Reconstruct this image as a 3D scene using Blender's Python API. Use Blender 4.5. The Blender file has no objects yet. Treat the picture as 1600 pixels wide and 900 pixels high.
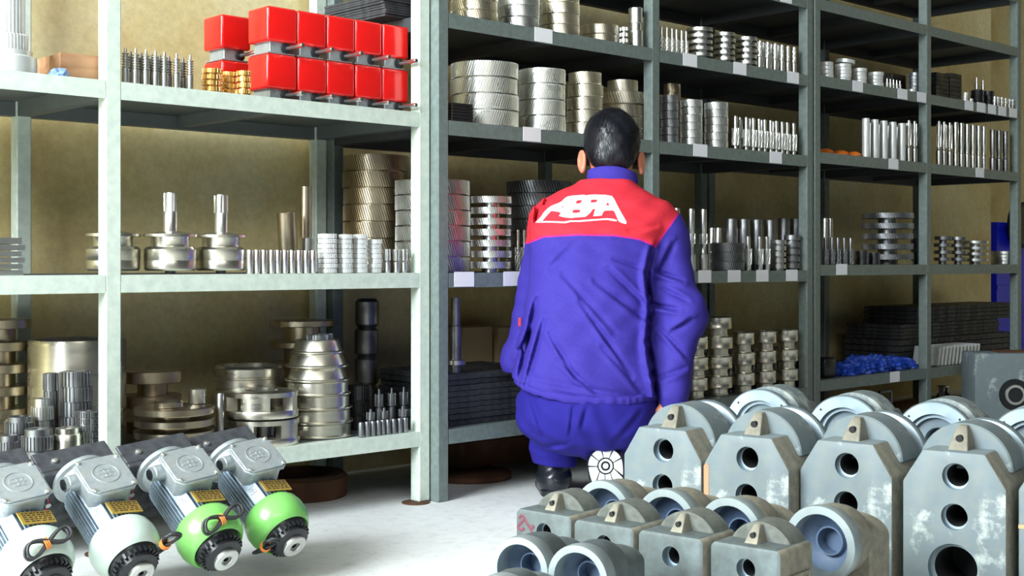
import bpy, bmesh, math, random
import numpy as np
from mathutils import Vector, Matrix
from mathutils.bvhtree import BVHTree
try:
    import openvdb as vdb
except ImportError:
    import pyopenvdb as vdb
R = math.radians
PI = math.pi
rnd = random.Random(7)
scene = bpy.context.scene
COL = scene.collection

# ---------------------------------------------------------------- camera
# the x axis runs along the racks, y into them, z up; the camera looks at them obliquely
CU, CV, CH = -2.246, -2.720, 0.65
YAW = math.atan2(.6865, .7270)
FOC = 2030.0
cam_d = bpy.data.cameras.new('camera'); cam_o = bpy.data.objects.new('camera', cam_d); COL.objects.link(cam_o)
cam_d.sensor_width = 36.0; cam_d.lens = FOC / 1600 * 36.0; cam_d.shift_y = -40 / 1600
cam_d.clip_start = .05; cam_d.clip_end = 60
cam_o.location = (CU, CV, CH); cam_o.rotation_euler = (PI / 2, 0, -YAW)
scene.camera = cam_o
FWD = Vector((math.sin(YAW), math.cos(YAW), 0)); RGT = Vector((math.cos(YAW), -math.sin(YAW), 0))

def W(X, Y, Z):
    """metres right of, ahead of the camera position and above the floor -> world"""
    p = Vector((CU, CV, 0)) + RGT * X + FWD * Y
    return Vector((p.x, p.y, Z))
def on_v(px, v):
    r = (px - 800) / FOC
    k = (v - CV) / (FWD.y + RGT.y * r)
    return CU + k * (FWD.x + RGT.x * r), k
def zat(py, k): return CH + (410 - py) / FOC * k

# ---------------------------------------------------------------- light
world = bpy.data.worlds.new('world'); scene.world = world; world.use_nodes = True
wn = world.node_tree.nodes; wl = world.node_tree.links
bg = wn['Background']; bg.inputs[0].default_value = (.62, .74, .86, 1); bg.inputs[1].default_value = .05

def area(name, loc, target, sx, sy, power, color):
    d = bpy.data.lights.new(name, 'AREA'); d.shape = 'RECTANGLE'; d.size = sx; d.size_y = sy; d.energy = power; d.color = color
    o = bpy.data.objects.new(name, d); COL.objects.link(o); o.location = loc
    o.rotation_euler = (Vector(target) - Vector(loc)).to_track_quat('-Z', 'Y').to_euler()
    return o
# the big open workshop gate to the left, and an added weak general fill behind the camera
area('gate_daylight', W(-3.4, .1, 2.55), W(.2, 3.4, .5), 3.6, 2.8, 800, (.86, .95, 1.0))
area('general_fill', W(.8, -1.6, 3.6), W(.3, 3.4, .5), 3.0, 2.0, 110, (1.0, .98, .93))
scene.view_settings.view_transform = 'Standard'; scene.view_settings.look = 'None'
scene.view_settings.gamma = 1.0; scene.view_settings.exposure = 0.30
scene.view_settings.use_curve_mapping = False

# ---------------------------------------------------------------- materials
def mat(name): 
    m = bpy.data.materials.new(name); m.use_nodes = True
    nt = m.node_tree; b = nt.nodes['Principled BSDF']
    return m, nt, b
def lnk(nt, a, b): nt.links.new(a, b)
def noise(nt, scale, detail=4, rough=.55, coord='Object', stretch=None):
    tc = nt.nodes.new('ShaderNodeTexCoord'); n = nt.nodes.new('ShaderNodeTexNoise')
    n.inputs['Scale'].default_value = scale; n.inputs['Detail'].default_value = detail; n.inputs['Roughness'].default_value = rough
    if stretch:
        mp = nt.nodes.new('ShaderNodeMapping'); mp.inputs['Scale'].default_value = stretch
        lnk(nt, tc.outputs[coord], mp.inputs[0]); lnk(nt, mp.outputs[0], n.inputs['Vector'])
    else: lnk(nt, tc.outputs[coord], n.inputs['Vector'])
    return n
def ramp(nt, fac, stops):
    r = nt.nodes.new('ShaderNodeValToRGB'); e = r.color_ramp.elements
    while len(e) < len(stops): e.new(.5)
    for i, (p, c) in enumerate(stops):
        e[i].position = p; e[i].color = (*c, 1) if len(c) == 3 else c
    lnk(nt, fac, r.inputs[0]); return r
def bump(nt, b, h, strength=.2, dist=.002):
    bn = nt.nodes.new('ShaderNodeBump'); bn.inputs['Strength'].default_value = strength; bn.inputs['Distance'].default_value = dist
    lnk(nt, h, bn.inputs['Height']); lnk(nt, bn.outputs[0], b.inputs['Normal'])
def mix(nt, fac, a, c):
    m = nt.nodes.new('ShaderNodeMix'); m.data_type = 'RGBA'
    if hasattr(fac, 'name'): lnk(nt, fac, m.inputs[0])
    else: m.inputs[0].default_value = fac
    for s, v in ((m.inputs[6], a), (m.inputs[7], c)):
        if isinstance(v, tuple): s.default_value = (*v, 1)
        else: lnk(nt, v, s)
    return m.outputs[2]
def steel(name, col, rough, dark=None, metallic=1.0, scale=30, stretch=None, amt=.5, bmp=.02):
    m, nt, b = mat(name)
    n = noise(nt, scale, 2, .5, stretch=stretch)
    dark = dark or tuple(c * .55 for c in col)
    r = ramp(nt, n.outputs[0], [(.5 - amt * .4, dark), (.5 + amt * .25, col)])
    lnk(nt, r.outputs[0], b.inputs['Base Color'])
    rr = ramp(nt, n.outputs[0], [(.3, (min(1, rough * 1.5),) * 3), (.7, (rough,) * 3)])
    lnk(nt, rr.outputs[0], b.inputs['Roughness'])
    b.inputs['Metallic'].default_value = metallic
    if bmp: bump(nt, b, n.outputs[0], bmp, .001)
    return m
def paint(name, col, chip, rough=.5, scale=9, chip_at=.66, second=None, coat=0.0):
    m, nt, b = mat(name)
    n = noise(nt, scale, 8, .68); n2 = noise(nt, scale * 6, 4, .6)
    base = mix(nt, ramp(nt, n2.outputs[0], [(.35, (0, 0, 0)), (.7, (1, 1, 1))]).outputs[0], tuple(c * .86 for c in col), second or col)
    f = ramp(nt, n.outputs[0], [(chip_at, (0, 0, 0)), (chip_at + .06, (1, 1, 1))])
    c = mix(nt, f.outputs[0], base, chip)
    lnk(nt, c, b.inputs['Base Color']); b.inputs['Roughness'].default_value = rough
    b.inputs['Coat Weight'].default_value = coat
    bump(nt, b, n2.outputs[0], .15, .001)
    return m
def plain(name, col, rough=.5, metallic=0.0, nz=0, amt=.15, coat=0.0, bmp=.1):
    m, nt, b = mat(name)
    b.inputs['Roughness'].default_value = rough; b.inputs['Metallic'].default_value = metallic; b.inputs['Coat Weight'].default_value = coat
    n = noise(nt, nz or 25, 5)
    r = ramp(nt, n.outputs[0], [(.3, tuple(c * (1 - amt) for c in col)), (.7, col)])
    lnk(nt, r.outputs[0], b.inputs['Base Color'])
    if bmp: bump(nt, b, n.outputs[0], bmp, .001)
    return m

M = {}
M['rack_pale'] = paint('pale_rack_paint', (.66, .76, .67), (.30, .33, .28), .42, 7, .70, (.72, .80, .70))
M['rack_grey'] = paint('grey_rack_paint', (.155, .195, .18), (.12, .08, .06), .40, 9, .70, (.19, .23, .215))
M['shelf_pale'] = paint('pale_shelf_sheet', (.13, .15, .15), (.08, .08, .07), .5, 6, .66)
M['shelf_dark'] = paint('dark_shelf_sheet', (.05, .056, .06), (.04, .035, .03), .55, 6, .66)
M['steel_bright'] = steel('bright_steel', (.90, .91, .87), .25, (.78, .78, .74), scale=18, bmp=0)
M['steel_mid'] = steel('ground_steel', (.72, .73, .71), .27, (.56, .56, .53), scale=22, bmp=0)
M['steel_dark'] = steel('dark_steel', (.36, .37, .375), .34, (.22, .22, .23), scale=22)
M['steel_black'] = steel('blackened_steel', (.10, .10, .105), .40, (.06, .06, .06), scale=22)
M['steel_oiled'] = steel('oiled_brown_steel', (.60, .53, .40), .27, (.36, .28, .18), scale=9, amt=.8, bmp=0)
M['steel_satin'] = steel('satin_turned_steel', (.80, .78, .69), .24, (.58, .53, .42), scale=8, stretch=(1, 1, 7), amt=1.1, bmp=0)
M['brass'] = steel('brass', (.90, .60, .22), .3, (.62, .38, .12), scale=25)
M['cast'] = paint('cast_iron_housing', (.085, .10, .10), (.20, .24, .23), .6, 5, .58, (.115, .15, .155))
M['cast'].node_tree.nodes['Principled BSDF'].inputs['Metallic'].default_value = .15
M['cast_light'] = paint('pale_cast_housing', (.20, .235, .235), (.40, .44, .42), .58, 6, .53, (.135, .18, .205))
M['cast_dark'] = paint('raw_cast_housing', (.09, .10, .09), (.18, .20, .19), .6, 7, .60, (.15, .16, .14))
M['cast_side'] = paint('sandy_cast_iron', (.20, .19, .15), (.14, .14, .12), .7, 9, .62, (.27, .25, .19))
M['machined'] = steel('machined_face', (.42, .50, .54), .42, (.28, .35, .40), scale=12)
M['ring_grey'] = steel('turned_cast_ring', (.36, .42, .43), .45, (.22, .26, .27), metallic=.6, scale=14)
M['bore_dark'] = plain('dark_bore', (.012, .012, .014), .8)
M['bore_blue'] = paint('blue_primer', (.10, .15, .24), (.2, .26, .34), .5, 20, .62)
M['red'] = plain('glossy_red_enamel', (.86, .012, .010), .22, coat=.6, amt=.05, bmp=0)
M['aluminium'] = steel('cast_aluminium', (.48, .52, .53), .45, (.34, .38, .40), scale=40, metallic=.75)
M['alu_fins'] = steel('motor_casting', (.42, .50, .57), .42, (.27, .34, .41), scale=40, metallic=.7)
M['green'] = plain('green_enamel', (.19, .52, .12), .3, coat=.35, amt=.08, bmp=.02)
M['white_green'] = plain('pale_mint_enamel', (.50, .60, .53), .32, coat=.3, amt=.06, bmp=.02)
M['black_plastic'] = plain('black_plastic', (.013, .014, .017), .32, bmp=.03)
M['rubber'] = plain('black_rubber', (.02, .02, .022), .5)
M['orange_tie'] = plain('orange_tie', (.75, .24, .05), .5)
M['gold_plate'] = plain('gold_nameplate', (.62, .40, .08), .35, .5, amt=.3)
M['print_black'] = plain('black_print', (.02, .018, .012), .6)
M['plate_dark'] = steel('dark_plate', (.085, .09, .10), .5, (.04, .04, .045), scale=40, metallic=.5)
M['red_mark'] = plain('red_marker', (.55, .03, .05), .6)
M['paper'] = plain('white_paper', (.90, .90, .94), .8, amt=.03)
M['wood'] = steel('stained_wood', (.50, .27, .14), .75, (.24, .12, .06), metallic=0, scale=9, stretch=(1, 6, 6), amt=.8)
M['carton'] = plain('brown_carton', (.74, .56, .31), .85, nz=6, amt=.35)
M['rag_blue'] = plain('blue_rag', (.22, .34, .60), .9, nz=40)
M['blue_cloth'] = plain('blue_webbing', (.02, .09, .62), .5, nz=60, amt=.6)
M['blue_crate'] = plain('blue_plastic', (.008, .02, .95), .4, amt=.2)
M['orange'] = plain('orange_rubber', (.85, .20, .02), .45)
M['white_ring'] = plain('white_ground_ring', (.74, .76, .74), .35, .4, amt=.12)
M['rust'] = steel('rusty_steel', (.16, .07, .035), .7, (.05, .025, .015), metallic=.3, scale=8, amt=.9)
M['cloth_blue'] = plain('blue_work_twill', (.020, .015, .22), .85, nz=260, amt=.16)  # trouser twill: the jacket's blue with the shade below it put into the colour
M['skin'] = plain('skin', (.62, .22, .13), .5, nz=20, amt=.12)
M['skin'].node_tree.nodes['Principled BSDF'].inputs['Subsurface Weight'].default_value = .08
M['hair'] = plain('black_hair', (.010, .011, .017), .36, nz=90, amt=.5, bmp=.5)
M['boot'] = plain('black_leather', (.012, .014, .02), .30, nz=40, amt=.3, coat=.2)
M['sole'] = plain('white_rubber_sole', (.72, .74, .74), .6)
M['print_white'] = plain('white_screen_print', (.85, .85, .87), .6, amt=.03)
M['sheet_pale'] = plain('pale_sheet', (.66, .66, .60), .75, nz=8, amt=.3)

# ---------------------------------------------------------------- mesh helpers
def finish(bm, sharp=32, weld=False):
    if weld: bmesh.ops.remove_doubles(bm, verts=bm.verts, dist=1e-5)
    bmesh.ops.recalc_face_normals(bm, faces=bm.faces); bm.normal_update()
    for f in bm.faces: f.smooth = True
    s = R(sharp)
    for e in bm.edges:
        if len(e.link_faces) != 2 or e.calc_face_angle(0) > s: e.smooth = False
def to_mesh(name, bm, m, sharp=32):
    finish(bm, sharp)
    me = bpy.data.meshes.new(name); bm.to_mesh(me); bm.free()
    for mm in (m if isinstance(m, (list, tuple)) else [m]): me.materials.append(M[mm] if isinstance(mm, str) else mm)
    return me
def link(name, me, parent=None, loc=None, rot=None):
    o = bpy.data.objects.new(name, me); COL.objects.link(o)
    if parent is not None: o.parent = parent
    if loc is not None: o.location = loc
    if rot is not None: o.rotation_euler = rot
    return o
def obj(name, bm, m, parent=None, loc=None, rot=None, sharp=32): return link(name, to_mesh(name, bm, m, sharp), parent, loc, rot)
def tag(o, label=None, cat=None, group=None, kind=None):
    if label: 
        o['label'] = label
        if len(label.split()) > 16: print('LONG', label)
    if cat: o['category'] = cat
    if group: o['group'] = group
    if kind: o['kind'] = kind
    return o
def thing(name, label, cat, loc=(0, 0, 0), rot=(0, 0, 0), group=None):
    o = bpy.data.objects.new(name, None); COL.objects.link(o); o.empty_display_size = .05
    o.location = loc; o.rotation_euler = rot
    return tag(o, label, cat, group)
def box(bm, a, b, mi=0, mx=None):
    r = bmesh.ops.create_cube(bm, size=1)
    for v in r['verts']:
        v.co = Vector(((a[0] + b[0]) / 2 + v.co.x * (b[0] - a[0]), (a[1] + b[1]) / 2 + v.co.y * (b[1] - a[1]), (a[2] + b[2]) / 2 + v.co.z * (b[2] - a[2])))
        if mx: v.co = mx @ v.co
    for f in {f for v in r['verts'] for f in v.link_faces}: f.material_index = mi
    return r['verts']
def bevel(bm, w, seg=2, verts=None):
    ed = bm.edges if verts is None else list({e for v in verts for e in v.link_edges})
    bmesh.ops.bevel(bm, geom=list(ed), offset=w, segments=seg, profile=.5, affect='EDGES', clamp_overlap=True)
def prism(bm, poly, y0, y1, mi=0, axis='y'):
    """extrude a polygon (x,z) along y (or (x,y) along z)"""
    if axis == 'y': f = lambda p, t: (p[0], t, p[1])
    elif axis == 'z': f = lambda p, t: (p[0], p[1], t)
    else: f = lambda p, t: (t, p[0], p[1])
    A = [bm.verts.new(f(p, y0)) for p in poly]; B = [bm.verts.new(f(p, y1)) for p in poly]
    n = len(poly); fs = [bm.faces.new(A), bm.faces.new(B[::-1])]
    for i in range(n): fs.append(bm.faces.new((A[i], B[i], B[(i + 1) % n], A[(i + 1) % n])))
    for q in fs: q.material_index = mi
    bmesh.ops.recalc_face_normals(bm, faces=fs)
    return A + B
def lathe(bm, prof, seg=32, mi=0, mx=None, close=True):
    """profile [(r,z)] turned about z"""
    rings = []; new = []
    for r, z in prof:
        if r < 1e-6: v = bm.verts.new((0, 0, z)); rings.append([v]); new.append(v)
        else:
            ring = [bm.verts.new((r * math.cos(2 * PI * i / seg), r * math.sin(2 * PI * i / seg), z)) for i in range(seg)]
            rings.append(ring); new += ring
    fs = []
    pairs = list(zip(rings[:-1], rings[1:]))
    for a, b in pairs:
        if len(a) == 1 and len(b) == 1: continue
        for i in range(seg):
            j = (i + 1) % seg
            if len(a) == 1: q = (a[0], b[j], b[i])
            elif len(b) == 1: q = (a[i], a[j], b[0])
            else: q = (a[i], a[j], b[j], b[i])
            fs.append(bm.faces.new(q))
    for q in fs: q.material_index = mi
    if mx:
        for v in new: v.co = mx @ v.co
    return new
def gearring(bm, N, rt, td, z0, z1, helix=0., bore=.3, steps=1, mi=0, duty=.5):
    """toothed ring; helix = total twist in radians over the height; bore = inner radius (metres)"""
    n = N * 4; rr = rt - td
    def loop(z, tw):
        L = []
        for i in range(N):
            a = 2 * PI * i / N + tw; p = 2 * PI / N
            for fr, rad in ((-.30 * p * duty * 2, rr), (-.16 * p * duty * 2, rt), (.16 * p * duty * 2, rt), (.30 * p * duty * 2, rr)):
                L.append(bm.verts.new((rad * math.cos(a + fr), rad * math.sin(a + fr), z)))
        return L
    loops = [loop(z0 + (z1 - z0) * s / steps, helix * s / steps) for s in range(steps + 1)]
    fs = []
    for A, B in zip(loops[:-1], loops[1:]):
        for i in range(n):
            j = (i + 1) % n; fs.append(bm.faces.new((A[i], A[j], B[j], B[i])))
    def inner(L, z):
        m = max(12, N // 2) 
        return [bm.verts.new((bore * v.co.x / rr if False else bore * math.cos(math.atan2(v.co.y, v.co.x)), bore * math.sin(math.atan2(v.co.y, v.co.x)), z)) for v in L]
    I0 = inner(loops[0], z0); I1 = inner(loops[-1], z1)
    for i in range(n):
        j = (i + 1) % n
        fs.append(bm.faces.new((loops[-1][i], loops[-1][j], I1[j], I1[i])))
        fs.append(bm.faces.new((loops[0][j], loops[0][i], I0[i], I0[j])))
        fs.append(bm.faces.new((I1[i], I1[j], I0[j], I0[i])))
    for q in fs: q.material_index = mi
def tube(bm, pts, rad, seg=8, mi=0, closed=False):
    pts = [Vector(p) for p in pts]; n = len(pts); rings = []
    up = Vector((0, 0, 1)); prevn = None
    for i, p in enumerate(pts):
        a = pts[(i - 1) % n] if (closed or i > 0) else p; b = pts[(i + 1) % n] if (closed or i < n - 1) else p
        t = (b - a).normalized()
        nn = t.cross(up) if prevn is None else prevn - t * prevn.dot(t)
        if nn.length < 1e-4: nn = t.cross(Vector((1, 0, 0)))
        nn.normalize(); prevn = nn; bb = t.cross(nn)
        r = rad[i] if isinstance(rad, (list, tuple)) else rad
        rings.append([bm.verts.new(p + (nn * math.cos(2 * PI * k / seg) + bb * math.sin(2 * PI * k / seg)) * r) for k in range(seg)])
    fs = []
    for i in range(n if closed else n - 1):
        A, B = rings[i], rings[(i + 1) % n]
        for k in range(seg): fs.append(bm.faces.new((A[k], A[(k + 1) % seg], B[(k + 1) % seg], B[k])))
    if not closed: fs.append(bm.faces.new(rings[0][::-1])); fs.append(bm.faces.new(rings[-1]))
    for q in fs: q.material_index = mi
    bmesh.ops.recalc_face_normals(bm, faces=fs)
def smooth_path(pts, n=6, closed=False):
    P = [Vector(p) for p in pts]; out = []; m = len(P)
    for i in range(m if closed else m - 1):
        if closed: p0, p1, p2, p3 = P[i - 1], P[i], P[(i + 1) % m], P[(i + 2) % m]
        else: p0, p1, p2, p3 = P[max(i - 1, 0)], P[i], P[i + 1], P[min(i + 2, m - 1)]
        for k in range(n):
            t = k / n
            out.append(.5 * ((2 * p1) + (p2 - p0) * t + (2 * p0 - 5 * p1 + 4 * p2 - p3) * t * t + (3 * p1 - p0 - 3 * p2 + p3) * t ** 3))
    if not closed: out.append(P[-1])
    return out
def boolean(o, cutters):
    """carve closed cutter meshes out of o's mesh"""
    tmp = []
    for bm in cutters:
        me = bpy.data.meshes.new('cut'); bm.to_mesh(me); bm.free()
        for mm in o.data.materials: me.materials.append(mm)
        c = bpy.data.objects.new('cut', me); COL.objects.link(c); tmp.append(c)
        md = o.modifiers.new('b', 'BOOLEAN'); md.operation = 'DIFFERENCE'; md.object = c; md.solver = 'EXACT'
        try: md.material_mode = 'INDEX'
        except Exception: pass
    dg = bpy.context.evaluated_depsgraph_get(); dg.update()
    me = bpy.data.meshes.new_from_object(o.evaluated_get(dg))
    o.modifiers.clear(); o.data = me
    for c in tmp: bpy.data.objects.remove(c)
    bm = bmesh.new(); bm.from_mesh(me); finish(bm, 30); bm.to_mesh(me); bm.free()
    return o

# ---------------------------------------------------------------- the room
def struct(name, bm, m, loc=None): 
    return tag(obj(name, bm, m, None, loc), kind='structure')
def floor_mat():
    m, nt, b = mat('concrete_floor')
    n = noise(nt, 1.3, 8, .6); n2 = noise(nt, 30, 5, .7)
    c = ramp(nt, n.outputs[0], [(.3, (.66, .67, .64)), (.62, (.80, .81, .79))])
    d = ramp(nt, n2.outputs[0], [(.34, (.86, .86, .85)), (.5, (1, 1, 1))])
    mx = nt.nodes.new('ShaderNodeMix'); mx.data_type = 'RGBA'; mx.blend_type = 'MULTIPLY'; mx.inputs[0].default_value = 1
    lnk(nt, c.outputs[0], mx.inputs[6]); lnk(nt, d.outputs[0], mx.inputs[7]); lnk(nt, mx.outputs[2], b.inputs['Base Color'])
    b.inputs['Roughness'].default_value = .6; bump(nt, b, n2.outputs[0], .2, .002)
    return m
def wall_mat():
    m, nt, b = mat('stained_plaster')
    n = noise(nt, 2.2, 7, .62); n2 = noise(nt, 60, 4, .6)
    c = ramp(nt, n.outputs[0], [(.28, (.56, .41, .17)), (.45, (.76, .61, .29)), (.62, (.86, .76, .44)), (.75, (.78, .65, .35))])
    f = ramp(nt, n2.outputs[0], [(.3, (.82, .82, .82)), (.62, (1, 1, 1))])
    mx = nt.nodes.new('ShaderNodeMix'); mx.data_type = 'RGBA'; mx.blend_type = 'MULTIPLY'; mx.inputs[0].default_value = .8
    lnk(nt, c.outputs[0], mx.inputs[6]); lnk(nt, f.outputs[0], mx.inputs[7]); lnk(nt, mx.outputs[2], b.inputs['Base Color'])
    b.inputs['Roughness'].default_value = .85; bump(nt, b, n2.outputs[0], .25, .002)
    return m
M['floor'] = floor_mat(); M['wall'] = wall_mat()
bm = bmesh.new(); box(bm, (-7, -7, -.08), (9, 1.6, 0)); struct('floor', bm, 'floor')
bm = bmesh.new(); box(bm, (-7, .56, 0), (4.36, .70, 3.6)); struct('wall_back', bm, 'wall')
bm = bmesh.new(); box(bm, (4.36, 1.0, 0), (9, 1.12, 3.6)); box(bm, (4.24, .70, 0), (4.36, 1.12, 3.6)); struct('wall_recess', bm, 'wall')
bm = bmesh.new(); box(bm, (-7, -5.5, 3.6), (9, 1.6, 3.7)); struct('ceiling', bm, plain('ceiling_grey', (.30, .31, .32), .9))
bm = bmesh.new(); box(bm, (8.9, -5.5, 0), (9.0, 1.0, 3.6)); struct('wall_right', bm, 'wall')

# ---------------------------------------------------------------- racks
PW = .038
def rack(name, label, cat, posts, F, levels, pm, sm, depth=.52, top=2.1, labels=(), plate=False):
    """posts: left edge u of each front post; levels: heights of the shelf tops"""
    root = thing(name, label, cat, (posts[0], F, 0), group='welded steel shelving racks')
    u0 = posts[0]
    for i, u in enumerate(posts):
        for v in (0, depth - PW):
            bm = bmesh.new(); box(bm, (u - u0, v, .003 if plate else 0), (u - u0 + PW, v + PW, top)); bevel(bm, .003, 1)
            obj('post', bm, pm, root)
        if plate:
            bm = bmesh.new(); lathe(bm, [(0, 0), (.038, 0), (.038, .003), (0, .003)], 20, mx=Matrix.Translation((u - u0 - .002, .012, 0)))
            obj('foot_plate', bm, 'rust', root)
    for zl in levels:
        for a, b in zip(posts[:-1], posts[1:]):
            x0, x1 = a - u0 + PW, b - u0
            bm = bmesh.new(); box(bm, (x0, 0, zl - .040), (x1, .005, zl)); box(bm, (x0, .005, zl - .005), (x1, .035, zl)); obj('front_rail', bm, pm, root)
            bm = bmesh.new(); box(bm, (x0, depth - .03, zl - .040), (x1, depth, zl - .005)); obj('rear_rail', bm, sm, root)
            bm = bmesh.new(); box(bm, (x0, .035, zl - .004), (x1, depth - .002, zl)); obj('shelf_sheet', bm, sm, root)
            bm = bmesh.new(); box(bm, ((x0 + x1) / 2 - .015, .006, zl - .034), ((x0 + x1) / 2 + .015, depth - .03, zl - .004)); obj('underside_brace', bm, sm, root)
        for u in posts:
            bm = bmesh.new(); box(bm, (u - u0 + .002, PW, zl - .040), (u - u0 + PW - .002, depth - PW, zl)); obj('side_rail', bm, sm, root)
    for (px, wpx, zl) in labels:
        ua, _ = on_v(px - wpx / 2, F); ub, _ = on_v(px + wpx / 2, F)
        bm = bmesh.new(); box(bm, (ua - u0, -.0012, zl - .038), (ub - u0, -.0002, zl + .003)); bevel(bm, .0004, 1)
        obj('paper_label', bm, 'paper', root)
    return root
ZA = dict(a1=.193, a2=.622, a3=1.055)
ZB = dict(b1=.195, b2=.621, b3=1.037, b4=1.329, b5=1.611)
ZC = dict(c1=.216, c2=.641, c3=1.055, c4=1.337, c5=1.617, c6=1.86)
FA, FB, FC = 0.0, -.03, -.03
ua1 = on_v(165, FA)[0]; ua2 = on_v(655, FA)[0]
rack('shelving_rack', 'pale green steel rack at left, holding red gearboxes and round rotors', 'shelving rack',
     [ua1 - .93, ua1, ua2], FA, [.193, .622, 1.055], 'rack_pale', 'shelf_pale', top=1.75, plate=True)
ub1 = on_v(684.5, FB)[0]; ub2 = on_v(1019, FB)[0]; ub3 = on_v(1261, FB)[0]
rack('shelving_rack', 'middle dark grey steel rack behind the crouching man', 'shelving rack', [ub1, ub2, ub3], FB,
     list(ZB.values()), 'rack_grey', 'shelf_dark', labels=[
        (849, 28, ZB['b4']), (831, 28, ZB['b3']), (725, 31, ZB['b2']), (801, 29, ZB['b2']),
        (1228, 18, ZB['b5']), (1078, 22, ZB['b4']), (1156, 20, ZB['b4']), (1239, 18, ZB['b4']), (1094, 22, ZB['b3']), (1212, 19, ZB['b3']),
        (1101, 20, ZB['b2']), (1147, 20, ZB['b2']), (1191, 19, ZB['b2']), (1237, 18, ZB['b2'])])
uc1 = ub3 + PW + .012; uc2 = on_v(1448, FC)[0]; uc3 = on_v(1590, FC)[0]
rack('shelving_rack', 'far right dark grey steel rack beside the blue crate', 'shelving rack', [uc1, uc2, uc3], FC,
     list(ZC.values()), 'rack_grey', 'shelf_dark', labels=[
        (1340, 16, ZC['c4']), (1410, 15, ZC['c4']), (1440, 14, ZC['c4']),
        (1514, 13, ZC['c4']), (1533, 13, ZC['c4']), (1550, 12, ZC['c4']), (1566, 12, ZC['c4']), (1583, 12, ZC['c4']),
        (1396, 15, ZC['c3']), (1531, 13, ZC['c3']), (1315, 17, ZC['c2']), (1398, 15, ZC['c1'])])
for d_ in (ZA, ZB, ZC):
    for k_ in d_: d_[k_] += .0005       # goods sit a hair above the sheet

# ---------------------------------------------------------------- goods on the shelves
ORD = ['', 'second', 'third', 'fourth', 'fifth', 'sixth', 'seventh', 'eighth', 'ninth', 'tenth', 'eleventh', 'twelfth', 'thirteenth', 'fourteenth']
def from_top(i, n):
    if n == 1: return ''
    return 'topmost ' if i == 0 else ('bottom ' if i == n - 1 else ORD[i] + ' from top ')
def from_left(i, n):
    if n == 1: return ''
    return 'leftmost ' if i == 0 else ('rightmost ' if i == n - 1 else ORD[i] + ' from left ')

def m_helical(r, h, mt, N=56, hx=-.22, bore=.35, td=None, gap=.05):
    bm = bmesh.new(); td = td or min(r * .075, .0055); gap = max(gap, .10)
    g = h * gap
    gearring(bm, N, r, td, g * .5, h - g * .5, math.copysign(.30, hx) * h / r, bore * r, steps=2)
    lathe(bm, [(bore * r * .98, 0), (r * .80, 0), (r * .80, h), (bore * r * .98, h), (bore * r * .98, 0)], 28)
    return to_mesh('gear', bm, mt)
def m_spur(r, h, mt, N=26, bore=.4, hub=0, td=None, gap=.06):
    bm = bmesh.new(); g = h * gap; td = td or r * .12
    hh = h * (1 - hub)
    gearring(bm, N, r, td, g * .5, hh - g * .5, 0, bore * r)
    if hub: lathe(bm, [(bore * r, 0), (r * .78, 0), (r * .78, h - r * .04), (r * .74, h), (bore * r, h), (bore * r, 0)], 28)
    else: lathe(bm, [(bore * r * .98, 0), (r * .8, 0), (r * .8, h), (bore * r * .98, h), (bore * r * .98, 0)], 28)
    return to_mesh('gear', bm, mt)
def m_discgear(r, h, mt, N=48, hx=0, hub=.45, t=.62, teeth=True, td=None):
    bm = bmesh.new(); z0 = h * (1 - t)
    if teeth: gearring(bm, N, r, td or min(r * .05, .003), z0, h * .98, (math.copysign(.34, hx) * (h - z0) / r if hx else 0), r * .3)
    else: lathe(bm, [(r * .3, z0), (r * .985, z0), (r, z0 + r * .02), (r, h * .97), (r * .985, h * .99), (r * .3, h * .99), (r * .3, z0)], 40)
    lathe(bm, [(r * .2, 0), (r * hub, 0), (r * hub, h), (r * .2, h), (r * .2, 0)], 28)
    return to_mesh('gear', bm, mt)
def m_ring(r, h, mt, bore=.5, groove=True, ch=.11):
    bm = bmesh.new(); c = h * ch
    p = [(r * bore, 0), (r - c, 0), (r, c)]
    if groove: p += [(r, h * .44), (r * .965, h * .47), (r * .965, h * .53), (r, h * .56)]
    p += [(r, h - c), (r - c, h), (r * bore, h), (r * bore, 0)]
    lathe(bm, p, 40); return to_mesh('ring', bm, mt)
def m_pulley(r, h, mt):
    bm = bmesh.new()
    p = [(r * .45, 0), (r * .72, 0), (r * .74, .04 * h), (r * .74, .10 * h), (r * .70, .13 * h), (r * .70, .36 * h), (r * .96, .40 * h), (r, .43 * h), (r, .50 * h), (r * .985, .53 * h),
         (r * .985, .90 * h), (r, .93 * h), (r, .97 * h), (r * .93, h), (r * .5, h), (r * .45, .96 * h), (r * .45, 0)]
    lathe(bm, p, 40); return to_mesh('coupling', bm, mt)
def prof(bm, r, h, pts, seg=20): lathe(bm, [(a * r, b * h) for a, b in pts], seg)
def m_turned(pts, seg=20):
    def f(r, h, mt):
        bm = bmesh.new(); prof(bm, r, h, pts, seg); return to_mesh('shaft', bm, mt)
    return f
def m_splined(pts, zt0, zt1, rt=1.0, N=12, hx=0, td=.16):
    """turned shaft with a toothed length from zt0 to zt1 (fractions of h)"""
    def f(r, h, mt):
        bm = bmesh.new(); prof(bm, r, h, pts, 18)
        gearring(bm, N, r * rt, r * td, h * zt0, h * zt1, hx, r * .3, steps=3 if hx else 1)
        return to_mesh('shaft', bm, mt)
    return f
PIN_HELIX = m_splined([(0, 0), (.62, 0), (.68, .02), (.68, .5), (.55, .52), (.55, .97), (.50, 1), (0, 1)], .03, .58, N=9, hx=2.0, td=.3)
PIN_HELIX_UP = m_splined([(0, 0), (.85, 0), (.9, .02), (.9, .38), (.6, .42), (.6, .97), (.52, 1), (0, 1)], .44, .96, rt=.82, N=8, hx=2.4, td=.24)
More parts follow.
